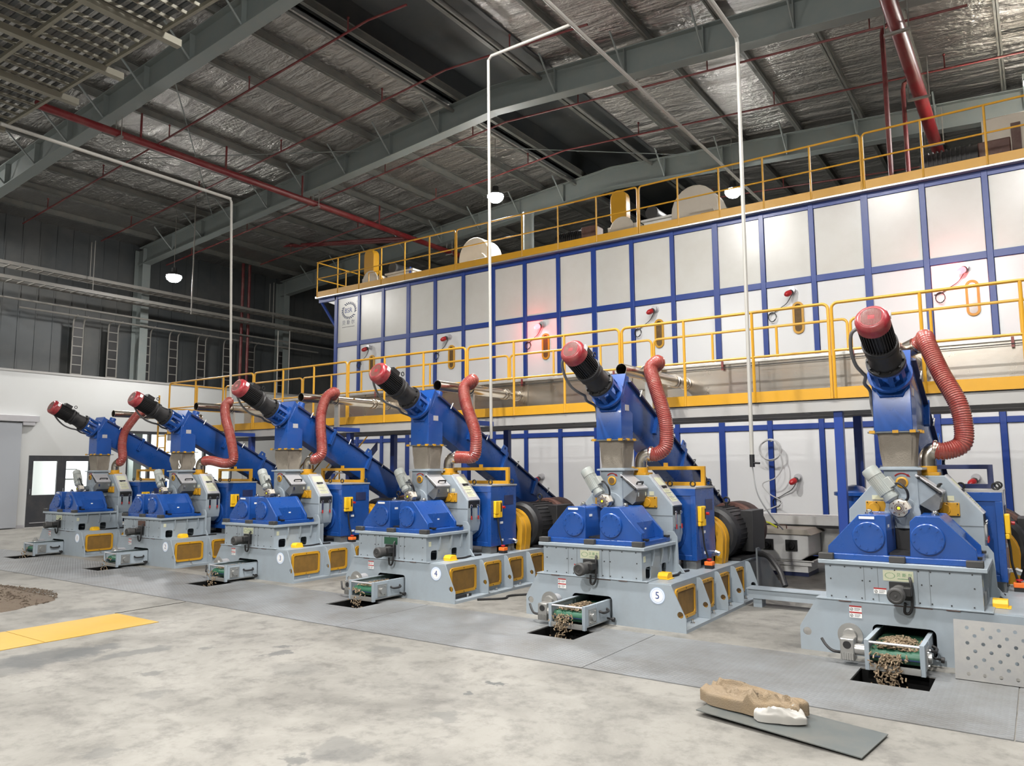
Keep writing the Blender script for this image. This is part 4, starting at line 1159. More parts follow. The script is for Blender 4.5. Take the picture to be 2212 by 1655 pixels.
    Mb = Matrix(((side.x, fw.x, up.x, s.x), (side.y, fw.y, up.y, s.y), (side.z, fw.z, up.z, s.z), (0, 0, 0, 1)))
    q = MB(); q.box(.05, .105, -.045, .045, .10, .20, Mb); q.build('terminal_box', MOTG, mt, bevel=.006)
    q = MB(); e0 = Mb @ Vector((.10, 0, .12))
    q.tube(smooth_path([e0, e0 + Vector((.05, -.03, .0)), e0 + Vector((.10, -.03, -.06)), e0 + Vector((.10, 0, -.13)), e0 + Vector((.05, .05, -.16)), e0 + Vector((-.03, .08, -.13))]), .011, 8); q.build('cable', BLACK, g)
    # yellow base of the exhaust elbow on the hood
    q = MB(); q.box(-1.0, -.80, .87, 1.07, 1.545, 1.575); q.cyl((-.905, .97, 1.575), (-.905, .97, 1.635), .083, seg=22); eb = q.build('elbow_base', YEL, P, bevel=.003)
    q = MB(); pts = [Vector((-.905, .97, 1.62))] + [Vector((-.905 + .10 - .10 * math.cos(t), .97 + .02 * (1 - math.cos(t)), 1.69 + .105 * math.sin(t))) for t in (.0, .35, .7, 1.05, 1.4, 1.57)]
    q.tube(pts, .074, 20); q.build('elbow', STEEL, eb)
    # blue gearbox tower
    q = MB(); q.box(-1.50, -.33, 1.20, 1.80, .56, 1.385); tw = q.build('gearbox_tower', BLUE, P, bevel=.006)
    q = MB(); q.box(-1.51, -.32, 1.19, 1.81, 1.385, 1.405); q.build('top_plate', OFFW, tw)
    q = MB()
    q.box(-.80, -.33, 1.185, 1.20, 1.30, 1.385); q.box(-.39, -.33, 1.185, 1.20, .56, 1.30); q.box(-.80, -.39, 1.185, 1.20, .56, .62); q.build('front_rim', BLUE, tw, bevel=.004)
    q = MB(); q.box(-.332, -.324, 1.50, 1.72, 1.12, 1.25); q.build('side_window', NAVY, tw)
    q = MB(); q.lathe((-.66, 1.20, .85), (0, -1, 0), [(0, .19), (.02, .19), (.024, .17)], 30); q.build('shaft_cover', BLUE, tw)
    q = MB(); q.box(-.33, -.322, 1.40, 1.46, .86, .89); q.box(-.33, -.322, 1.42, 1.47, .62, .65); q.build('rating_plates', LABELW, tw)
    for x in (-1.40, -.43):
        for y in (1.28, 1.7):
            q = MB(); q.box(x - .08, x + .08, y - .07, y + .07, .463, .56); q.build('tower_foot', GREYD, P)
    q = MB(); q.cyl((-.33, 1.66, .62), (-.275, 1.66, .62), .022, seg=12); q.cyl((-.285, 1.66, .62), (-.235, 1.66, .60), .03, seg=10); q.build('drain_valve', CHROME, P)
    for x, y in ((-.375, 1.24), (-.375, 1.76), (-.66, 1.24)):
        q = MB(); q.ring((x, y, 1.44), (0, 1, 0), .03, .009, 16, 8); q.build('eye_bolt', BLACK, P)
    # pull box and stop button
    q = MB(); q.box(-.33, -.285, 1.24, 1.32, 1.0, 1.18); q.box(-.33, -.285, 1.32, 1.40, .95, 1.18); q.box(-.33, -.295, 1.24, 1.40, .95, 1.0)
    pb = q.build('switch_box', YELB, P, bevel=.008)
    q = MB(); q.box(-.288, -.281, 1.355, 1.38, 1.03, 1.15); q.build('switch_slot', BLACK, pb)
    q = MB(); q.cyl((-.29, 1.41, 1.09), (-.25, 1.41, 1.09), .018, seg=12); q.build('switch_knob', REDPL, pb)
    q = MB(); q.tube(smooth_path([(-.31, 1.32, .955), (-.30, 1.32, .86), (-.295, 1.34, .72), (-.27, 1.36, .6), (-.25, 1.36, .5)]), .011, 8); q.build('cable', BLACK, pb)
    q = MB(); q.box(-.295, -.205, 1.32, 1.40, .463, .50); es = q.build('stop_button_box', BLACK, P)
    q = MB(); q.box(-.298, -.202, 1.315, 1.405, .50, .545); q.build('stop_button_cover', ORANGE, es, bevel=.006)
    q = MB(); q.lathe((-.25, 1.36, .545), (0, 0, 1), [(0, .012), (.015, .012), (.016, .03), (.03, .028), (.033, .01)], 16); q.build('stop_button', REDPL, es)
    q = MB(); pts = [(.28, .466), (.42, .466), (.42, .50), (.40, .53), (.31, .53), (.28, .50)]
    q.prism(pts, 0, -.42, -.31); q.prism([(.27, .464), (.43, .464), (.43, .47), (.27, .47)], 0, -.44, -.29); q.build('limit_switch_cover', YELB, P, bevel=.008)
    q = MB(); q.tube(smooth_path([(-.36, .45, .475), (-.33, .6, .475), (-.38, .8, .475), (-.36, 1.0, .475)]), .012, 6); q.build('floor_cable', BLACK, P)
    # coupling guard
    q = MB(); pts = []; R1, R2 = .29, .205; cx, cz = -.535, .75
    outer = [(cx + R1 * math.cos(math.radians(a)), cz + R1 * math.sin(math.radians(a))) for a in range(-12, 193, 12)]
    inner = [(cx + R2 * math.cos(math.radians(a)), cz + R2 * math.sin(math.radians(a))) for a in range(192, -13, -12)]
    outer = [(cx + R1 - .03, .463), (cx + R1 - .01, .60)] + outer + [(cx - R1 + .01, .60), (cx - R1 + .03, .463)]
    inner = [(cx - R2 + .03, .463)] + inner + [(cx + R2 - .03, .463)]
    for y0, y1 in ((1.83, 1.92), (1.92, 1.95), (1.95, 2.06)):
        k = 1.0 if y0 != 1.92 else 1.035
        q.plate([(cx + (a - cx) * k, cz + (b - cz) * k if b > .5 else b) for a, b in outer] + inner, [], 1, y0, y1)
    q.build('coupling_guard', YEL, P)
    # fan motor on the front of the case
    q = MB(); q.box(-1.145, -.985, -.028, .0, .51, .655); fm = q.build('cleaner_motor_bracket', BLACK, P)
    q = MB(); q.lathe((-1.065, -.03, .575), (0, -1, 0), [(0, .062), (.07, .064), (.075, .058), (.17, .060), (.175, .068), (.225, .068), (.24, .055), (.241, .045), (.236, .04), (.236, .012), (.243, .01)], 24); q.build('cleaner_motor', RUBBER, fm)
    q = MB(); q.box(-1.02, -.965, -.15, -.05, .56, .63); q.build('junction_box', BLACK, fm, bevel=.006)
    q = MB(); q.tube(smooth_path([(-.985, -.02, .70), (-.975, -.05, .66), (-.97, -.06, .55), (-.975, -.06, .46), (-1.0, -.06, .41), (-1.03, -.07, .42), (-1.02, -.09, .50)]), .012, 8); q.build('cable', BLACK, fm)
    # stickers
    for x0, x1, z0, z1, n in ((-1.478, -1.378, .322, .425, 2), (-1.272, -1.172, .545, .595, 1)):
        y = -.0015 if n == 2 else .0005
        q = MB(); q.box(x0, x1, y - .0015, y, z0, z1); stk = q.build('warning_sticker', LABELW, P)
        q = MB()
        for k in range(n): q.box(x0, x1, y - .0025, y - .0015, z1 - .012 - k * .052, z1 - k * .052)
        q.build('sticker_band', LABELRED, stk)
        q = MB()
        for k in range(n):
            zc = z1 - .032 - k * .052
            q.ring((x0 + .018, y - .002, zc), (0, 1, 0), .011, .002, 14, 4); q.tube([(x0 + .011, y - .002, zc - .007), (x0 + .025, y - .002, zc + .007)], .0016, 4)
            for j in range(3): q.box(x0 + .04, x1 - .012 - .01 * (j == 2), y - .002, y - .0015, zc + .008 - j * .009, zc + .011 - j * .009)
        q.build('sticker_print', LABELK, stk)


# ------------------------------------------------------------------ the six mills
mill_words = ['numbered one at the far left', 'numbered two', 'numbered three', 'numbered four', 'numbered five', 'without a visible number, half cut by the right frame edge']
mills = []
for i in range(6):
    if i == 0:
        M0 = thing('pellet_mill', (DX[0], 0, 0), '', 'pellet mill', 'pellet mills in a row'); mill_proto(M0); root = M0; shared = list(KIDS[M0.name])
    else:
        root = thing('pellet_mill', (DX[i], 0, 0), '', 'pellet mill', 'pellet mills in a row')
        for k in shared: copy_tree(k, root)
    root['label'] = 'grey and blue pellet mill ' + mill_words[i]
    mills.append(root)
for i, root in enumerate(mills):
    # lifting frame (dark blue on the last mill)
    mt = YEL if i < 5 else NAVY
    q = MB(); q.plate([(-1.44, 1.405), (-.41, 1.405), (-.41, 1.645), (-1.44, 1.645)], [[(-1.395, 1.45), (-.46, 1.45), (-.46, 1.60), (-1.395, 1.60)]], 1, 1.72, 1.77)
    o = q.build('lifting_frame', mt, root, smooth=0, bevel=.003)
    q = MB(); q.box(-.95, -.90, 1.73, 1.76, 1.645, 1.69); q.build('lifting_lug', mt, o)
    # maker's plate
    pm = (PALE, RUST, PALE, MATS['green_belt'], PALE, PALE)[i]
    q = MB(); q.box(-1.192, -.958, -.002, .003, .66, .75)
    o = q.build('name_plate', pm, root, smooth=0)
    if i in (1, 3): o['label'] = 'worn name plate without readable print'
    if i not in (1, 3):
        q = MB(); wreath(q, 0, 0, .036, .023, face_front(-1.138, -.0022, .705), 20, (), .62); q.build('plate_wreath', INKGREEN, o)
        text('贝 斯 尔', .034, INKGREEN, o, face_front(-1.027, -.0022, .712), 'plate_name', .0003)
        q = MB(); q.box(-1.08, -.975, -.003, -.002, .680, .684); q.build('plate_line', INKGREEN, o)
    # number badge
    if i < 5:
        q = MB(); q.lathe((-.30, -.0005, .341), (0, -1, 0), [(0, .082), (.0015, .082)], 32); o = q.build('number_badge', BADGE, root)
        q = MB(); q.lathe((-.30, -.002, .341), (0, -1, 0), [(0, .062), (.001, .062)], 32); q.build('badge_field', LABELW, o)
        text(str(i + 1), .10, INKBLUE, o, face_front(-.30, -.0035, .341), 'badge_number', .0004)
        q = MB()
        for k in range(34):
            t = 2 * math.pi * k / 34
            q.box(-.004, .004, -.0026, -.0019, -.006, .006, Matrix.Translation((-.30 + .072 * math.cos(t), 0, .341 + .072 * math.sin(t))) @ Matrix.Rotation(-t, 4, 'Y'))
        q.build('badge_ring', LABELW, o)

# ------------------------------------------------------------------ black main motors
for i in range(6):
    o = thing('main_motor', (DX[i], 0, 0), 'large black main motor behind ' + ['mill one', 'mill two', 'mill three', 'mill four', 'mill five, with a tall black terminal cover', 'the unnumbered mill at the right edge'][i], 'motor', 'black main motors')
    if i: 
        for k in KIDS[mm0.name]: copy_tree(k, o)
        continue
    mm0 = o
    q = MB(); q.lathe((-.50, 2.08, .79), (0, 1, 0), [(0, .16), (.02, .29), (.06, .33), (.16, .345), (.17, .32), (1.05, .32), (1.06, .345), (1.15, .34), (1.2, .28)], 32); q.build('motor_body', BLACK, o)
    q = MB()
    for k in range(32):
        t = 2 * math.pi * k / 32; q.box(.318, .329, 2.26, 3.12, -.006, .006, Matrix.Translation((-.50, 0, .79)) @ Matrix.Rotation(t, 4, 'Y'))
    q.build('cooling_ribs', BLACK, o)
    q = MB(); q.lathe((-.50, 2.85, .80), (0, 1, 0), [(0, .35), (.02, .362), (.43, .362), (.45, .30)], 32); q.build('rear_cowl', RUST, o)
    q = MB(); q.box(-.26, -.10, 2.55, 3.02, .55, 1.07); q.build('terminal_box', BLACK, o, bevel=.006)
    q = MB(); q.box(-.84, -.16, 2.2, 3.15, .446, .50); q.build('feet', BLACK, o)
    q = MB(); q.ring((-.475, 2.66, 1.19), (0, 1, 0), .04, .012, 16, 8); q.cyl((-.475, 2.66, 1.11), (-.475, 2.66, 1.16), .02, seg=10); q.build('eye_bolt', BLACK, o)

# ------------------------------------------------------------------ inclined screw conveyors
AX0 = Vector((-1.125, -.262, 2.922)); AD = Vector((0, .8952, -.4457)); AN = Vector((0, .4457, .8952))
MC = Matrix(((1, 0, 0, AX0.x), (0, AN.y, AD.y, AX0.y), (0, AN.z, AD.z, AX0.z), (0, 0, 0, 1)))   # local (x, n, t)


def pt(x, n, t): return MC @ Vector((x, n, t))


for i in range(6):
    o = thing('screw_conveyor', (DX[i], 0, 0), 'blue inclined screw conveyor with red capped motor feeding ' + ['mill one at far left', 'mill two', 'mill three', 'mill four', 'mill five', 'the unnumbered mill at right'][i], 'screw conveyor', 'inclined screw conveyors')
    if i:
        for k in KIDS[sc0.name]: copy_tree(k, o)
        continue
    sc0 = o
    q = MB(); prof = [(-.165, .215), (-.165, -.06), (-.10, -.19), (.10, -.19), (.165, -.06), (.165, .215)]
    q.prism(prof, 2, 1.02, 5.4, MC); tr = q.build('trough', BLUE, o, bevel=.005)
    q = MB(); q.box(-.205, .205, .213, .235, 1.06, 5.4, MC); q.box(-.185, .185, .235, .247, 1.06, 5.4, MC); q.build('trough_lid', NAVY, tr)
    for t in (1.9, 2.85, 3.8, 4.7):
        q = MB(); q.box(-.215, .215, -.02, .265, t, t + .02, MC); q.box(-.215, .215, -.02, .265, t + .03, t + .05, MC); q.build('trough_flange', BLUE, tr)
    for t in (1.35, 2.3, 3.2, 4.2):
        for s in (-1, 1):
            q = MB(); q.tube([pt(s * .205, .18, t), pt(s * .215, .27, t), pt(s * .18, .275, t + .02)], .008, 6); q.build('lid_clamp', GALV, tr)
    for s in (-1, 1):
        q = MB(); q.plate([(.20, 2.70), (.33, 2.74), (.33, 2.84), (.20, 2.90)], [circ(.285, 2.79, .022, 12)], 0, s * .20 - .008, s * .20 + .008, MC); q.build('lifting_lug', BLUE, tr)
    # discharge chute
    q = MB(); q.prism([(.60, 1.962), (.60, 2.46), (.735, 2.725), (.90, 2.64), (.90, 1.962)], 0, -1.292, -.962); ch = q.build('chute', BLUE, o, bevel=.005)
    q = MB(); q.box(-.170, .170, -.04, .275, .965, .985, MC); q.build('chute_end_plate', BLUE, ch)
    q = MB(); q.plate([(-1.345, .56), (-.91, .56), (-.91, .93), (-1.345, .93)], [[(-1.28, .62), (-.975, .62), (-.975, .87), (-1.28, .87)]], 2, 1.948, 1.962); cf = q.build('chute_flange', GREYD, ch)
    q = MB()
    for x in (-1.30, -1.10, -.955):
        q.box(x - .03, x + .02, .552, .58, 1.945, 1.972)
    for y in (.66, .82): q.box(-.93, -.895, y - .02, y + .02, 1.945, 1.972)
    q.build('flange_clips', YEL, cf)
    q = MB(); q.box(-.9625, -.958, .70, .80, 2.30, 2.37, ); q.build('rating_plate', SILVER, ch)
    q = MB(); q.lathe(pt(.02, .21, 1.22), AN * .9 + Vector((0, 0, .3)), [(0, .11), (.05, .105), (.11, .062), (.17, .062)], 20); q.build('vent_stub', BLUE, o)
    # motor train
    q = MB(); q.lathe(AX0, AD, [(.93, .195), (.965, .195)], 32); q.lathe(AX0, AD, [(.735, .17), (.76, .17)], 32)
    for k in range(8):
        a = 2 * math.pi * k / 8 + .2
        q.box(.125, .165, -.022, .022, .755, .94, MC @ Matrix.Rotation(a, 4, 'Z'))
    q.build('lantern', BLUE, o)
    q = MB(); q.lathe(AX0, AD, [(.70, .168), (.738, .168)], 32); q.lathe(AX0, AD, [(.44, .12), (.47, .145), (.52, .147), (.525, .128), (.60, .13), (.66, .142), (.70, .142)], 28)
    for k in range(10):
        a = 2 * math.pi * k / 10; q.cyl(pt(.152 * math.cos(a), .152 * math.sin(a), .68), pt(.152 * math.cos(a), .152 * math.sin(a), .70), .01, seg=6)
    q.build('gear_reducer', BLACK, o)
    q = MB(); q.lathe(AX0, AD, [(.10, .118), (.40, .12), (.405, .152), (.44, .152), (.445, .12)], 28)
    for k in range(34):
        a = 2 * math.pi * k / 34; q.box(.112, .140, -.003, .003, .13, .40, MC @ Matrix.Rotation(a, 4, 'Z'))
    q.box(-.055, .055, .12, .185, .22, .36, MC)
    mo = q.build('motor_body', BLACK, o)
    q = MB(); q.lathe(AX0, AD, [(.005, .05), (.006, .10), (.012, .118), (.035, .137), (.05, .141), (.135, .141), (.14, .125)], 36); fc = q.build('fan_cover', RED, mo)
    q = MB()
    for k in range(15):
        x = -.077 + .011 * k; h = math.sqrt(max(.09 ** 2 - x * x, 0)); q.box(x - .003, x + .003, -h, -.022 if abs(x) < .03 else h, .0035, .0065, MC)
        if abs(x) < .03: q.box(x - .003, x + .003, .022, h, .0035, .0065, MC)
    q.build('vent_slots', RUST, fc)
    q = MB(); q.plate(circ(0, 0, .1, 24), [circ(0, 0, .092, 24)], 2, .004, .0065, MC); q.build('vent_ring', RED, fc)
    q = MB(); q.box(.128, .1425, .03, .085, .06, .11, MC); q.build('motor_label', LABELW, fc)
    q = MB(); q.ring(pt(.04, .20, .42), (1, 0, 0), .026, .007, 14, 6); q.build('eye_bolt', BLACK, mo)
    q = MB(); q.tube(smooth_path([pt(-.13, .0, .15), pt(-.19, -.04, .18), pt(-.215, -.12, .32), pt(-.205, -.17, .48), pt(-.175, -.17, .62), pt(-.170, -.14, .74), pt(-.20, -.14, .86), Vector((-1.312, .63, 2.36)), Vector((-1.312, .66, 2.24)), Vector((-1.300, .68, 2.12))]), .016, 8); q.build('motor_cable', CABLED, o)

# ------------------------------------------------------------------ cloth connectors between chute and throat
for i in range(6):
    rnd = random.Random(40 + i)
    ph = [rnd.uniform(0, 6.28) for _ in range(6)]
    am = (.006, .020, .010, .006, .005, .005)[i]
    q = MB(); nz_, na = 11, 64; vs = []
    for j in range(nz_):
        f = j / (nz_ - 1); z = 1.624 + f * .322
        sx, sy = .138 + .030 * f, .128 + .022 * f
        for k in range(na):
            t = 2 * math.pi * k / na; c, s = math.cos(t), math.sin(t)
            e = 2 / 10
            x = sx * math.copysign(abs(c) ** e, c); y = sy * math.copysign(abs(s) ** e, s)
            w = am * math.sin(math.pi * f) * (math.sin(5 * t + ph[0] + 3 * f) + .6 * math.sin(9 * t + ph[1] - 4 * f) + .5 * math.sin(14 * t + ph[2])) - .004 * math.sin(math.pi * f)
            vs.append((-1.105 + x * (1 + w / .14), .742 + y * (1 + w / .14), z))
    fs = [(j * na + k, j * na + (k + 1) % na, (j + 1) * na + (k + 1) % na, (j + 1) * na + k) for j in range(nz_ - 1) for k in range(na)]
    q.add(vs, fs)
    o = thing('cloth_connector', (DX[i], 0, 0), 'stained cloth connector above the throat of ' + ['mill one', 'mill two, crumpled and tied', 'mill three, with loose folds', 'mill four', 'mill five', 'the unnumbered mill at right'][i], 'cloth connector', 'cloth connectors below the blue chutes')
    q.build('sleeve', CLOTH, o)
    q = MB(); q.plate(rrect(-1.262, -.948, .60, .885, .03, 3), [rrect(-1.238, -.972, .624, .861, .03, 3)], 2, 1.623, 1.632); q.build('clamp_frame', GREY, o)
    if i == 1:
        q = MB(); q.tube(smooth_path([(-.99, .60, 1.80), (-.95, .58, 1.76), (-.93, .60, 1.70), (-.96, .59, 1.66), (-.98, .60, 1.72)]), .009, 6); q.build('tie_cord', LABELW, o)

# ------------------------------------------------------------------ steel exhaust pipes with supports
for i in range(6):
    o = thing('exhaust_pipe', (DX[i], 0, 0), 'stainless exhaust pipe running into the duct, above the chute of ' + ['mill one', 'mill two', 'mill three', 'mill four', 'mill five', 'the unnumbered mill at right'][i], 'pipe', 'stainless exhaust pipes')
    if i:
        for k in KIDS[ep0.name]: copy_tree(k, o)
        continue
    ep0 = o
    q = MB(); n = 28; vs = []; X0, Z0 = -1.15, 2.83
    for (y, r) in ((1.0, .074), (3.03, .074), (3.03, .069), (1.0, .069)):
        vs += [(X0 + r * math.cos(2 * math.pi * k / n), y, Z0 + r * math.sin(2 * math.pi * k / n)) for k in range(n)]
    fs = [(a * n + k, a * n + (k + 1) % n, ((a + 1) % 4) * n + (k + 1) % n, ((a + 1) % 4) * n + k) for a in range(4) for k in range(n)]
    q.add(vs, fs); pp = q.build('pipe_body', STEEL, o)
    q = MB()
    for y in (1.75, 2.62, 2.70, 3.02): q.lathe((X0, y, Z0), (0, 1, 0), [(0, .078), (.004, .092), (.022, .092), (.026, .078)], 24, cap=False)
    q.build('clamp_ring', STEEL, pp)
    q = MB(); q.lathe((X0 + .05, 1.60, Z0 + .02), Vector((1, -.55, .35)), [(0, .088), (.12, .088)], 22); q.build('branch_stub', STEEL, pp)
    q = MB(); q.cyl((X0, 1.9, Z0), (X0, 1.94, Z0), .068, seg=20); q.build('dark_bore_disc', DARK, pp)  # black disc added to paint the shade inside the open pipe
# pipe supports
for i in (1, 2, 3, 4):
    o = thing('pipe_support', (DX[i] - 1.15, 1.80, 2.44), 'galvanised post on a blue arm under the exhaust pipe of mill ' + NUMW[i], 'bracket', 'pipe support brackets')
    q = MB(); q.box(-.05, .05, -.02, .02, -.08, .32); q.build('post', GALV, o)
    q = MB(); q.box(-.05, .05, -.04, .50, -.15, -.08); q.build('arm', FRAMEBLUE, o)

# ------------------------------------------------------------------ red exhaust hoses, each bent its own way
E0 = [(-.67, .83, 1.80)]
HP = [
    [(-.80, .99, 1.795), (-.745, 1.0, 1.81), (-.72, 1.02, 1.92), (-.84, 1.06, 2.16), (-.90, 1.14, 2.45), (-.74, 1.28, 2.78), (-.73, 1.40, 2.88), (-.85, 1.50, 2.90), (-1.0, 1.56, 2.87)],
    [(-.80, .99, 1.795), (-.60, 1.0, 1.80), (-.20, 1.03, 1.745), (-.01, 1.05, 1.80), (-.06, 1.07, 2.0), (-.28, 1.14, 2.32), (-.52, 1.22, 2.58), (-.70, 1.32, 2.83), (-.74, 1.42, 2.93), (-.86, 1.50, 2.92), (-1.0, 1.56, 2.87)],
    [(-.80, .99, 1.795), (-.74, 1.0, 1.80), (-.66, 1.04, 1.88), (-.70, 1.08, 2.05), (-.78, 1.12, 2.3), (-.87, 1.20, 2.56), (-.90, 1.32, 2.82), (-.86, 1.44, 2.93), (-.90, 1.52, 2.92), (-1.0, 1.56, 2.88)],
    [(-.80, .99, 1.795), (-.70, 1.01, 1.79), (-.52, 1.04, 1.80), (-.49, 1.06, 1.95), (-.54, 1.10, 2.16), (-.77, 1.20, 2.53), (-.91, 1.32, 2.80), (-.87, 1.45, 2.93), (-.90, 1.52, 2.92), (-1.0, 1.57, 2.88)],
    [(-.80, .99, 1.795), (-.72, 1.01, 1.79), (-.62, 1.04, 1.87), (-.61, 1.07, 2.05), (-.65, 1.10, 2.26), (-.80, 1.20, 2.63), (-.91, 1.33, 2.85), (-.87, 1.45, 2.95), (-.90, 1.53, 2.93), (-1.0, 1.57, 2.88)],
    [(-.86, .99, 1.795), (-.76, 1.0, 1.775), (-.61, 1.04, 1.84), (-.59, 1.07, 2.03), (-.63, 1.10, 2.25), (-.76, 1.20, 2.55), (-.87, 1.32, 2.86), (-.90, 1.45, 2.95), (-.93, 1.53, 2.93), (-1.0, 1.57, 2.88)]]
for i in range(6):
    path = smooth_path(HP[i], 24)
    L_ = [0.0]
    for a, b in zip(path, path[1:]): L_.append(L_[-1] + (b - a).length)
    step = .0045; n = int(L_[-1] / step); pts = []; rad = []; j = 0
    for k in range(n + 1):
        s = k * L_[-1] / n
        while j < len(L_) - 2 and L_[j + 1] < s: j += 1
        f = (s - L_[j]) / max(L_[j + 1] - L_[j], 1e-6)
        pts.append(path[j].lerp(path[j + 1], f))
        rad.append(.082 + .0045 * math.cos(2 * math.pi * k / 5.0))
    q = MB(); q.tube(pts, .085, 22, radii=rad)
    o = thing('exhaust_hose', (DX[i], 0, 0), ['red ribbed hose leaning left over the conveyor of mill one', 'red ribbed hose of mill two, sagging widest to the right', 'red ribbed hose hanging almost straight at mill three', 'red ribbed hose of mill four, bent square above its yellow frame', 'red ribbed hose rising beside the open pipe of mill five', 'large red ribbed hose at the right beside the unnumbered mill'][i], 'hose', 'red ribbed exhaust hoses')
    q.build('ribbed_tube', HOSE, o, smooth=60)
    q = MB()
    for a, b in ((pts[1], pts[4]), (pts[-5], pts[-2])):
        q.lathe(a, (b - a), [(0, .094), (.02, .094)], 24)
    q.build('hose_clip', STEEL, o)

# ------------------------------------------------------------------ discharge belt conveyors
dc0 = None
for i in range(6):
    o = thing('discharge_conveyor', (DX[i], 0, 0), 'short discharge belt conveyor sticking out of ' + ['mill one', 'mill two', 'mill three', 'mill four', 'mill five', 'the unnumbered mill at right'][i], 'belt conveyor', 'discharge conveyors')
    if i:
        for k in KIDS[dc0.name]: copy_tree(k, o)
        continue
    dc0 = o
    xa, xb, yf = -1.276, -.846, -.53
    for x, s in ((xa, 1), (xb, -1)):
        q = MB(); q.box(x if s > 0 else x - .012, x + .012 if s > 0 else x, yf + .03, .3, .055, .25)
        q.box(min(x, x + s * .035), max(x, x + s * .035), yf + .03, .3, .242, .252)
        q.build('side_plate', GREY, o)
        q = MB(); q.box(min(x, x + s * .035), max(x, x + s * .035), yf, yf + .035, .02, .256); q.build('front_post', GREY, o, bevel=.002)
    q = MB(); q.tube([(xa + .03, yf + .015, .238), (xb - .03, yf + .015, .238)], .010, 8); q.build('front_bar', SILVER, o)
    q = MB(); q.box(xa + .03, xb - .03, yf, yf + .012, .025, .075); q.build('front_sill', GALV, o)
    q = MB(); q.box(xa + .012, xb - .012, yf + .03, .3, .04, .05); q.build('bottom_tray', GALV, o)
    q = MB(); q.box(xa + .03, xb - .03, yf + .10, .45, .175, .182); q.box(xa + .03, xb - .03, yf + .10, .45, .078, .085)
    q.cyl((xa + .03, yf + .10, .13), (xb - .03, yf + .10, .13), .052, seg=24); q.build('belt', GREEN, o)
    q = MB(); q.box(xa + .03, xb - .03, yf + .035, yf + .045, .120, .128); q.build('scraper', NAVY, o)
    q = MB(); q.box(xb, xb + .010, yf + .07, yf + .22, .07, .22); q.cyl((xb + .01, yf + .14, .14), (xb + .035, yf + .14, .14), .04, seg=16)
    for a in (-.05, .05):
        for b in (-.05, .05): q.cyl((xb + .01, yf + .14 + a, .14 + b), (xb + .022, yf + .14 + a, .14 + b), .009, seg=8)
    q.build('bearing_block', ALU, o)
    q = MB(); q.box(xb, xb + .006, yf + .235, yf + .245, .06, .25); q.build('stiffener', GREY, o)
    q = MB(); q.tube(smooth_path([(xb, yf + .30, .17), (xb + .035, yf + .31, .155), (xb + .04, yf + .36, .15), (xb + .035, yf + .44, .155), (xb, yf + .46, .17)], 4), .013, 8); q.build('pull_handle', BLACK, o)
    q = MB(); q.tube([(xb - .01, -.06, .075), (xb + .07, -.06, .065)], .010, 8); q.cyl((xb + .06, -.06, .066), (xb + .085, -.06, .063), .024, seg=12); q.build('star_knob', BLACK, o)
    # worm drive on the left
    c = Vector((-1.43, -.36, .135))
    q = MB(); q.box(-.055, .055, -.05, .06, -.09, .085, Matrix.Translation(c)); dr = q.build('worm_drive', ALU, o, bevel=.008)
    q = MB(); q.lathe(c + Vector((0, .06, .085)), (0, 1, 0), [(0, .055), (.03, .06), (.035, .10), (.05, .10)], 28); q.build('drive_flange', ALU, dr)
    q = MB(); q.lathe(c + Vector((.0, -.05, .035)), (0, -1, 0), [(0, .032), (.006, .03)], 20); q.build('drive_bore', BLACK, dr)
    q = MB(); q.cyl(c + Vector((.055, 0, .0)), c + Vector((.15, 0, .0)), .045, seg=18)
    for k in range(6): q.box(-.05 + .018 * k, -.045 + .018 * k, -.058, -.05, -.085, -.03, Matrix.Translation(c))
    q.build('output_sleeve', ALU, dr)
    q = MB(); q.lathe(c + Vector((0, .11, .085)), (0, 1, 0), [(0, .06), (.14, .06), (.16, .05)], 20); q.build('drive_motor', SILVER, dr)
    q = MB(); q.tube(smooth_path([c + Vector((-.05, .0, -.04)), c + Vector((-.12, -.02, -.03)), c + Vector((-.18, .02, .0)), c + Vector((-.22, .05, .045))]), .012, 8); q.build('cable', BLACK, dr)

# pellets and chips: on the belts and falling into the pits
for i in range(6):
    rnd = random.Random(90 + i); q = MB()
    n = (60, 90, 120, 180, 330, 520)[i]
    for k in range(n):
        f = rnd.random(); x = -1.07 + max(-.15, min(.15, rnd.gauss(0, .075))); y = -.46 + .42 * f
        z = .186 + max(0, .045 * (1 - abs(x + 1.07) / .17)) * rnd.random()
        M = Matrix.Translation((x, y, z)) @ Matrix.Rotation(rnd.uniform(0, 6.3), 4, 'Z') @ Matrix.Rotation(rnd.uniform(-.5, .5), 4, 'Y')
        l = rnd.uniform(.006, .024); q.box(-l, l, -.006, .006, -.003, .003, M)
    for k in range(n // 2):
        t = rnd.random(); x = -1.10 + max(-.13, min(.13, rnd.gauss(0, .06))); z = .16 - .40 * t ** 1.5; y = -.535 - .06 * math.sqrt(t) + rnd.uniform(-.03, .02)
        M = Matrix.Translation((x, y, z)) @ Matrix.Rotation(rnd.uniform(0, 6.3), 4, 'Z') @ Matrix.Rotation(rnd.uniform(-1.4, 1.4), 4, 'Y')
        l = rnd.uniform(.008, .024); q.box(-l, l, -.005, .005, -.004, .004, M)
    o = q.build('wood_chips', CHIP); o.location = (DX[i], 0, 0)
    tag(o, 'wood chips on and falling from the discharge belt of ' + ['mill one', 'mill two', 'mill three', 'mill four', 'mill five', 'the unnumbered mill at right'][i], 'wood chips', kind='stuff')
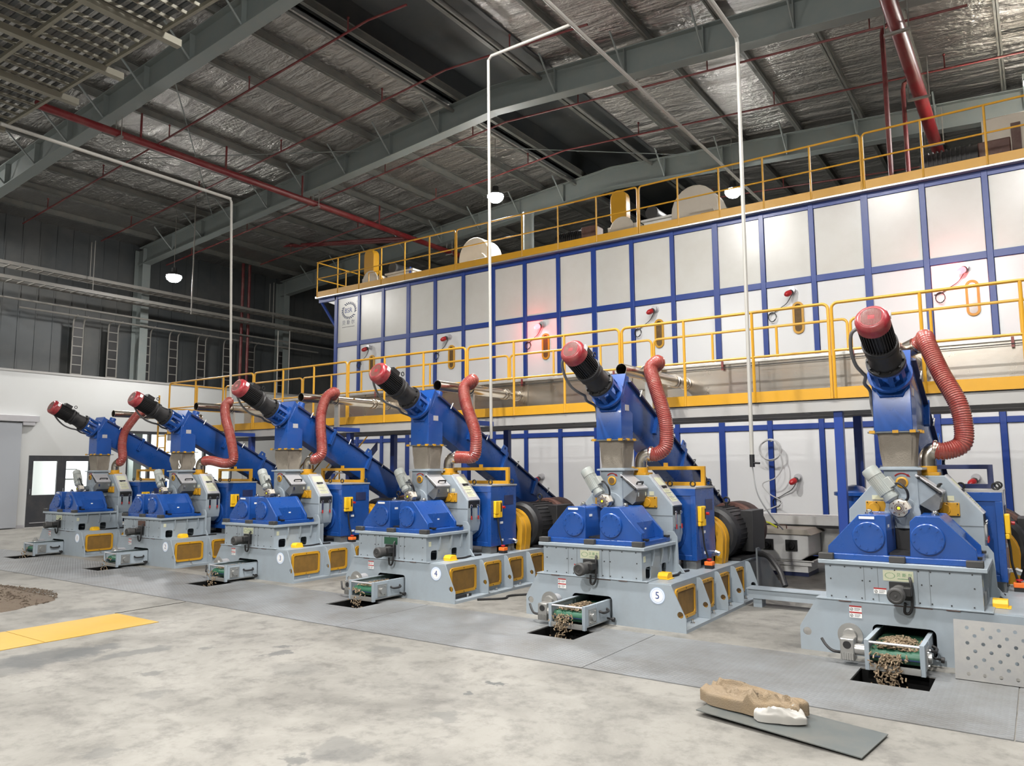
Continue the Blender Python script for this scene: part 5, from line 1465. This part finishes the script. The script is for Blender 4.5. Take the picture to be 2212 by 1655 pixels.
# ================================================================== loose things on and near the floor
# perforated step plate leaning against the last mill
PX, PW = 14.33, .98
M = Matrix.Translation((PX, -.385, .012)) @ Matrix.Rotation(-math.asin(.30), 4, 'X')
holes = []
for r in range(7):
    for k in range(9):
        x = .09 + .105 * k + (.05 if r % 2 else 0); z = .045 + .057 * r
        if x < PW - .04: holes.append(circ(x, z, .0135, 12))
q = MB(); q.plate([(0, 0), (PW, 0), (PW, .445), (0, .445)], holes, 1, 0, .004, M)
for bx in ((0, PW, .004, .035, 0, .004), (0, PW, .004, .035, .441, .445), (0, .004, .004, .035, 0, .445), (PW - .004, PW, .004, .035, 0, .445)): q.box(*bx, M)
o = q.build('perforated_plate', STEP, smooth=0); tag(o, 'perforated galvanised plate leaning against the mill at the right edge', 'metal plate')
# yellow covers in the floor
a, b = at(0, 1366, 2, 0), at(343, 1344, 2, 0)
for k, (y0, y1, lab) in enumerate(((-3.72, -2.58, 'yellow painted floor cover plate, the far one beside the chip pile'), (-6.0, -3.73, 'yellow painted floor cover plate at the left frame edge, the near one'))):
    q = MB(); q.box(6.15, 7.02, y0, y1, .0005, .006)
    tag(q.build('floor_cover', YFLOOR), lab, 'floor cover', 'yellow floor covers')
q = MB(); q.box(6.10, 6.112, -2.58, -1.7, .0005, .003); struct(q.build('floor_joint', DARK))
# loose sheet of steel with a folded sack
q = MB()
c = [Vector((12.985, -2.285, .0)), Vector((14.045, -2.515, .0)), Vector((14.105, -2.02, .0)), Vector((13.05, -1.80, .0))]
q.add([(*p.xy, .012 + .02 * (k in (0, 3))) for k, p in enumerate(c)] + [(*p.xy, .018 + .02 * (k in (0, 3))) for k, p in enumerate(c)], [(3, 2, 1, 0), (4, 5, 6, 7), (0, 1, 5, 4), (1, 2, 6, 5), (2, 3, 7, 6), (3, 0, 4, 7)])
q.box(13.06, 13.10, -2.2, -1.95, .001, .030); q.box(13.9, 13.94, -2.4, -2.1, .001, .012)
tag(q.build('steel_sheet', SHEET, smooth=0), 'loose grey steel sheet lying on the floor under the sack', 'steel sheet')


sk = thing('sack', (13.29, -2.08, .042), 'crumpled brown woven sack lying on the steel sheet', 'sack')


def bag(lx, ly, h, seed, amp, n=56, m=36):
    """flattened bag: rounded outline, soft creases running across it, open rim tucked under"""
    rnd = random.Random(seed); cr = [(rnd.uniform(-1, 1), rnd.uniform(-1, 1), rnd.uniform(-.9, .9), rnd.uniform(.03, .10), rnd.uniform(-1, 1)) for _ in range(26)]
    q = MB(); vs = []
    for j in range(m + 1):
        f = j / m
        for i in range(n):
            t = 2 * math.pi * i / n; c, s = math.cos(t), math.sin(t)
            out = (abs(c) ** 3.2 + abs(s) ** 3.2) ** (-1 / 3.2) * (1 + .05 * math.sin(3 * t + seed) + .035 * math.sin(7 * t + 2 * seed) + .015 * math.sin(13 * t))
            r = math.sin(min(f * 1.12, 1) * math.pi / 2)
            x, y = out * c * r, out * s * r
            z = h * (1 - f ** 4.0) ** .6 * (.80 + .20 * math.sin(1.7 * x + seed) * math.cos(1.3 * y)) if f < 1 else 0.0
            for (a, b, ang, w, k) in cr:
                d = (x - a) * math.sin(ang) + (y - b) * math.cos(ang); e = (x - a) * math.cos(ang) - (y - b) * math.sin(ang)
                z += amp * k * math.exp(-(d / w) ** 2 - (e / .75) ** 2) * (1 - f ** 6)
            vs.append((x * lx, y * ly, max(z, .001)))
    q.add(vs, [(j * n + i, j * n + (i + 1) % n, (j + 1) * n + (i + 1) % n, (j + 1) * n + i) for j in range(1, m) for i in range(n)])
    q.f += [tuple(range(n, 2 * n))[::-1], tuple(m * n + i for i in range(n))]; q.mi += [0, 0]
    return q


o = bag(.345, .15, .125, 5, .048).build('sack_body', SACK, sk, smooth=80); o.rotation_euler = (0, 0, math.radians(-7)); o.location = (0, .02, 0)
o = bag(.155, .07, .075, 2, .026, 40, 20).build('sack_lining', SACKW, sk, smooth=80); o.rotation_euler = (math.radians(6), 0, math.radians(14)); o.location = (.215, -.115, .0)
o['label'] = 'folded white lining'
# pile of fine chips at the left edge
q = MB(); rnd = random.Random(3); n, m = 36, 12; vs = [(0, 0, .16)]
ph = [rnd.uniform(0, 6.28) for _ in range(6)]
for j in range(1, m + 1):
    for k in range(n):
        t = 2 * math.pi * k / n; f = j / m
        r = f * (1.15 + .12 * math.sin(2 * t + ph[0]) + .07 * math.sin(5 * t + ph[1]) + .03 * math.sin(9 * t + ph[2]))
        vs.append((r * math.cos(t), .72 * r * math.sin(t), .17 * (1 - f) ** .8 * (1 + .25 * math.sin(3 * t + ph[3] + 4 * f)) + .012 * rnd.random() * (1 - f) + .001))
fs = [(0, 1 + k, 1 + (k + 1) % n) for k in range(n)] + [(1 + (j - 1) * n + k, 1 + j * n + k, 1 + j * n + (k + 1) % n, 1 + (j - 1) * n + (k + 1) % n) for j in range(1, m) for k in range(n)]
q.add(vs, fs); q.add([(0, 0, 0)], [])
for k in range(1500):
    t = rnd.uniform(0, 6.28); f = math.sqrt(rnd.random()) * 1.06; r = f * 1.15
    M = Matrix.Translation((r * math.cos(t), .72 * r * math.sin(t), max(.17 * max(1 - f, 0) ** .8 * (1 + .25 * math.sin(3 * t + ph[3] + 4 * f)), 0) + .008)) @ Matrix.Rotation(rnd.uniform(0, 6.3), 4, 'Z') @ Matrix.Rotation(rnd.uniform(-.6, .6), 4, 'Y')
    l = rnd.uniform(.008, .024); q.box(-l, l, -.006, .006, -.004, .004, M)
o = q.build('chip_pile', DIRT, fix=False, smooth=60); o.location = (3.62, -3.12, 0); tag(o, 'low pile of brown chips on the floor at the left edge', 'chip pile', kind='stuff')

# white twin shaft feed box with hoses
fb_ = thing('feed_box', (11.05, 4.5, 0), 'white twin shaft feed box between mill five and the unnumbered mill', 'feed box')
q = MB(); q.prism([(.20, .62), (.20, .32), (.32, .24), (.92, .24), (1.04, .32), (1.04, .62)], 1, 0, .75); bd = q.build('body', WPAINT, fb_, bevel=.015)
q = MB(); q.prism([(.16, .62), (1.10, .62), (1.02, .70), (.24, .70)], 1, -.04, .80); q.build('lid', CREAM, fb_, bevel=.006)
q = MB(); q.tube(smooth_path([(.60, .02, .70), (.61, .02, .75), (.72, .02, .75), (.73, .02, .70)], 4), .009, 6); q.build('lid_handle', RUST, fb_)
for x in (.45, .80):
    q = MB(); q.box(x - .085, x + .085, -.035, .0, .38, .54); q.cyl((x, -.035, .46), (x, -.075, .46), .055, seg=20); q.cyl((x, -.07, .46), (x, -.10, .46), .03, seg=14); q.build('shaft_bearing', BLACK, fb_, bevel=.004)
q = MB(); q.box(.24, 1.06, .05, .70, .16, .24); q.box(.20, 1.10, .02, .74, .225, .24); q.box(.30, 1.0, .08, .66, .06, .16); q.build('outlet_frame', WPAINT, fb_)
q = MB(); q.box(.3, 1.0, .1, .7, .0, .06); q.build('plinth', NAVY, fb_)
q = MB(); q.prism([(0.55, .24), (.62, .70), (1.35, .86), (1.45, .86), (1.25, .24)], 1, .82, 1.5); q.build('transition_hopper', GALV, fb_, bevel=.005)
for k, (pts, lab) in enumerate((([(11.0, 4.42, .74), (11.2, 4.40, .80), (11.5, 4.42, .80), (11.66, 4.45, .72)], 'yellow green air tube on the lid of the white feed box'), ([(11.05, 4.1, .45), (11.28, 4.05, .30), (11.42, 4.0, .12), (11.5, 3.95, .012), (11.75, 3.9, .012)], 'yellow green air tube hanging to the floor in front of the white feed box'))):
    q = MB(); q.tube(smooth_path(pts), .014, 8); tag(q.build('air_tube', YTUBE), lab, 'hose', 'yellow air tubes by the feed box')
# collecting trough under the walkway
o = thing('collecting_trough', (4.0, 5.1, 0), 'low off white trough beam running along the dryer behind the mills', 'trough')
q = MB(); q.box(0, 13, 0, .5, .72, .86); q.build('trough_shell', WPAINT, o, bevel=.006)
q = MB(); q.box(-.02, 13.02, -.02, .52, .68, .72); q.build('trough_rail', BLACK, o)
for x in (.3, 3.0, 5.6, 9.4, 12.4):
    q = MB(); q.box(x, x + .09, .1, .4, 0, .68); q.build('leg', FRAMEBLUE, o)
# cable channel on the floor between the last two mills, with a black hose
q = MB(); q.box(12.05, 13.10, 1.78, 1.98, .10, .21); q.box(12.1, 12.2, 1.8, 1.95, 0, .10); q.box(12.95, 13.05, 1.8, 1.95, 0, .10); q.box(12.03, 13.12, 1.76, 2.0, .205, .215)
tag(q.build('cable_channel', GREY), 'grey cable channel bridging from mill five to the unnumbered mill', 'cable channel')
q = MB(); q.tube(smooth_path([(12.0, 2.4, .55), (12.15, 2.3, .53), (12.33, 2.1, .40), (12.42, 2.0, .235)]), .035, 10)
tag(q.build('cable_hose', BLACK), 'thick black cable hose dropping to the cable channel', 'hose')
q = MB(); q.prism([(2.35, .0), (2.35, .62), (2.45, .62), (3.4, 0)], 0, 11.98, 12.0); tag(q.build('brace_plate', GREYD), 'dark triangular brace plate beside the motor stand of mill five', 'brace')
# blue drum behind the last mill
o = thing('blue_drum', (13.04, 3.0, 0), 'blue capped filter drum left of the unnumbered mill', 'drum')
q = MB(); q.lathe((0, 0, .0), (0, 0, 1), [(0, .2), (1.26, .2), (1.27, .235), (1.31, .235), (1.32, .19), (1.38, .10), (1.40, .02)], 28); q.build('shell', BLUE, o)
q = MB(); q.box(-.03, .03, -.22, -.19, .9, 1.0); q.build('bracket', BLUE, o)
# lone dark hose on the floor beside mill four
q = MB(); q.tube(smooth_path([(9.12, .35, .016), (9.35, .6, .014), (9.30, .8, .014), (9.5, 1.1, .014)]), .014, 8); tag(q.build('loose_hose', BLACK), 'loose black hose on the floor right of mill four', 'hose')
q = MB(); q.box(8.93, 8.96, .10, .44, .036, .066)
tag(q.build('rubber_strip', BLACK), 'black rubber strip lying on the base ledge of mill four', 'strip')
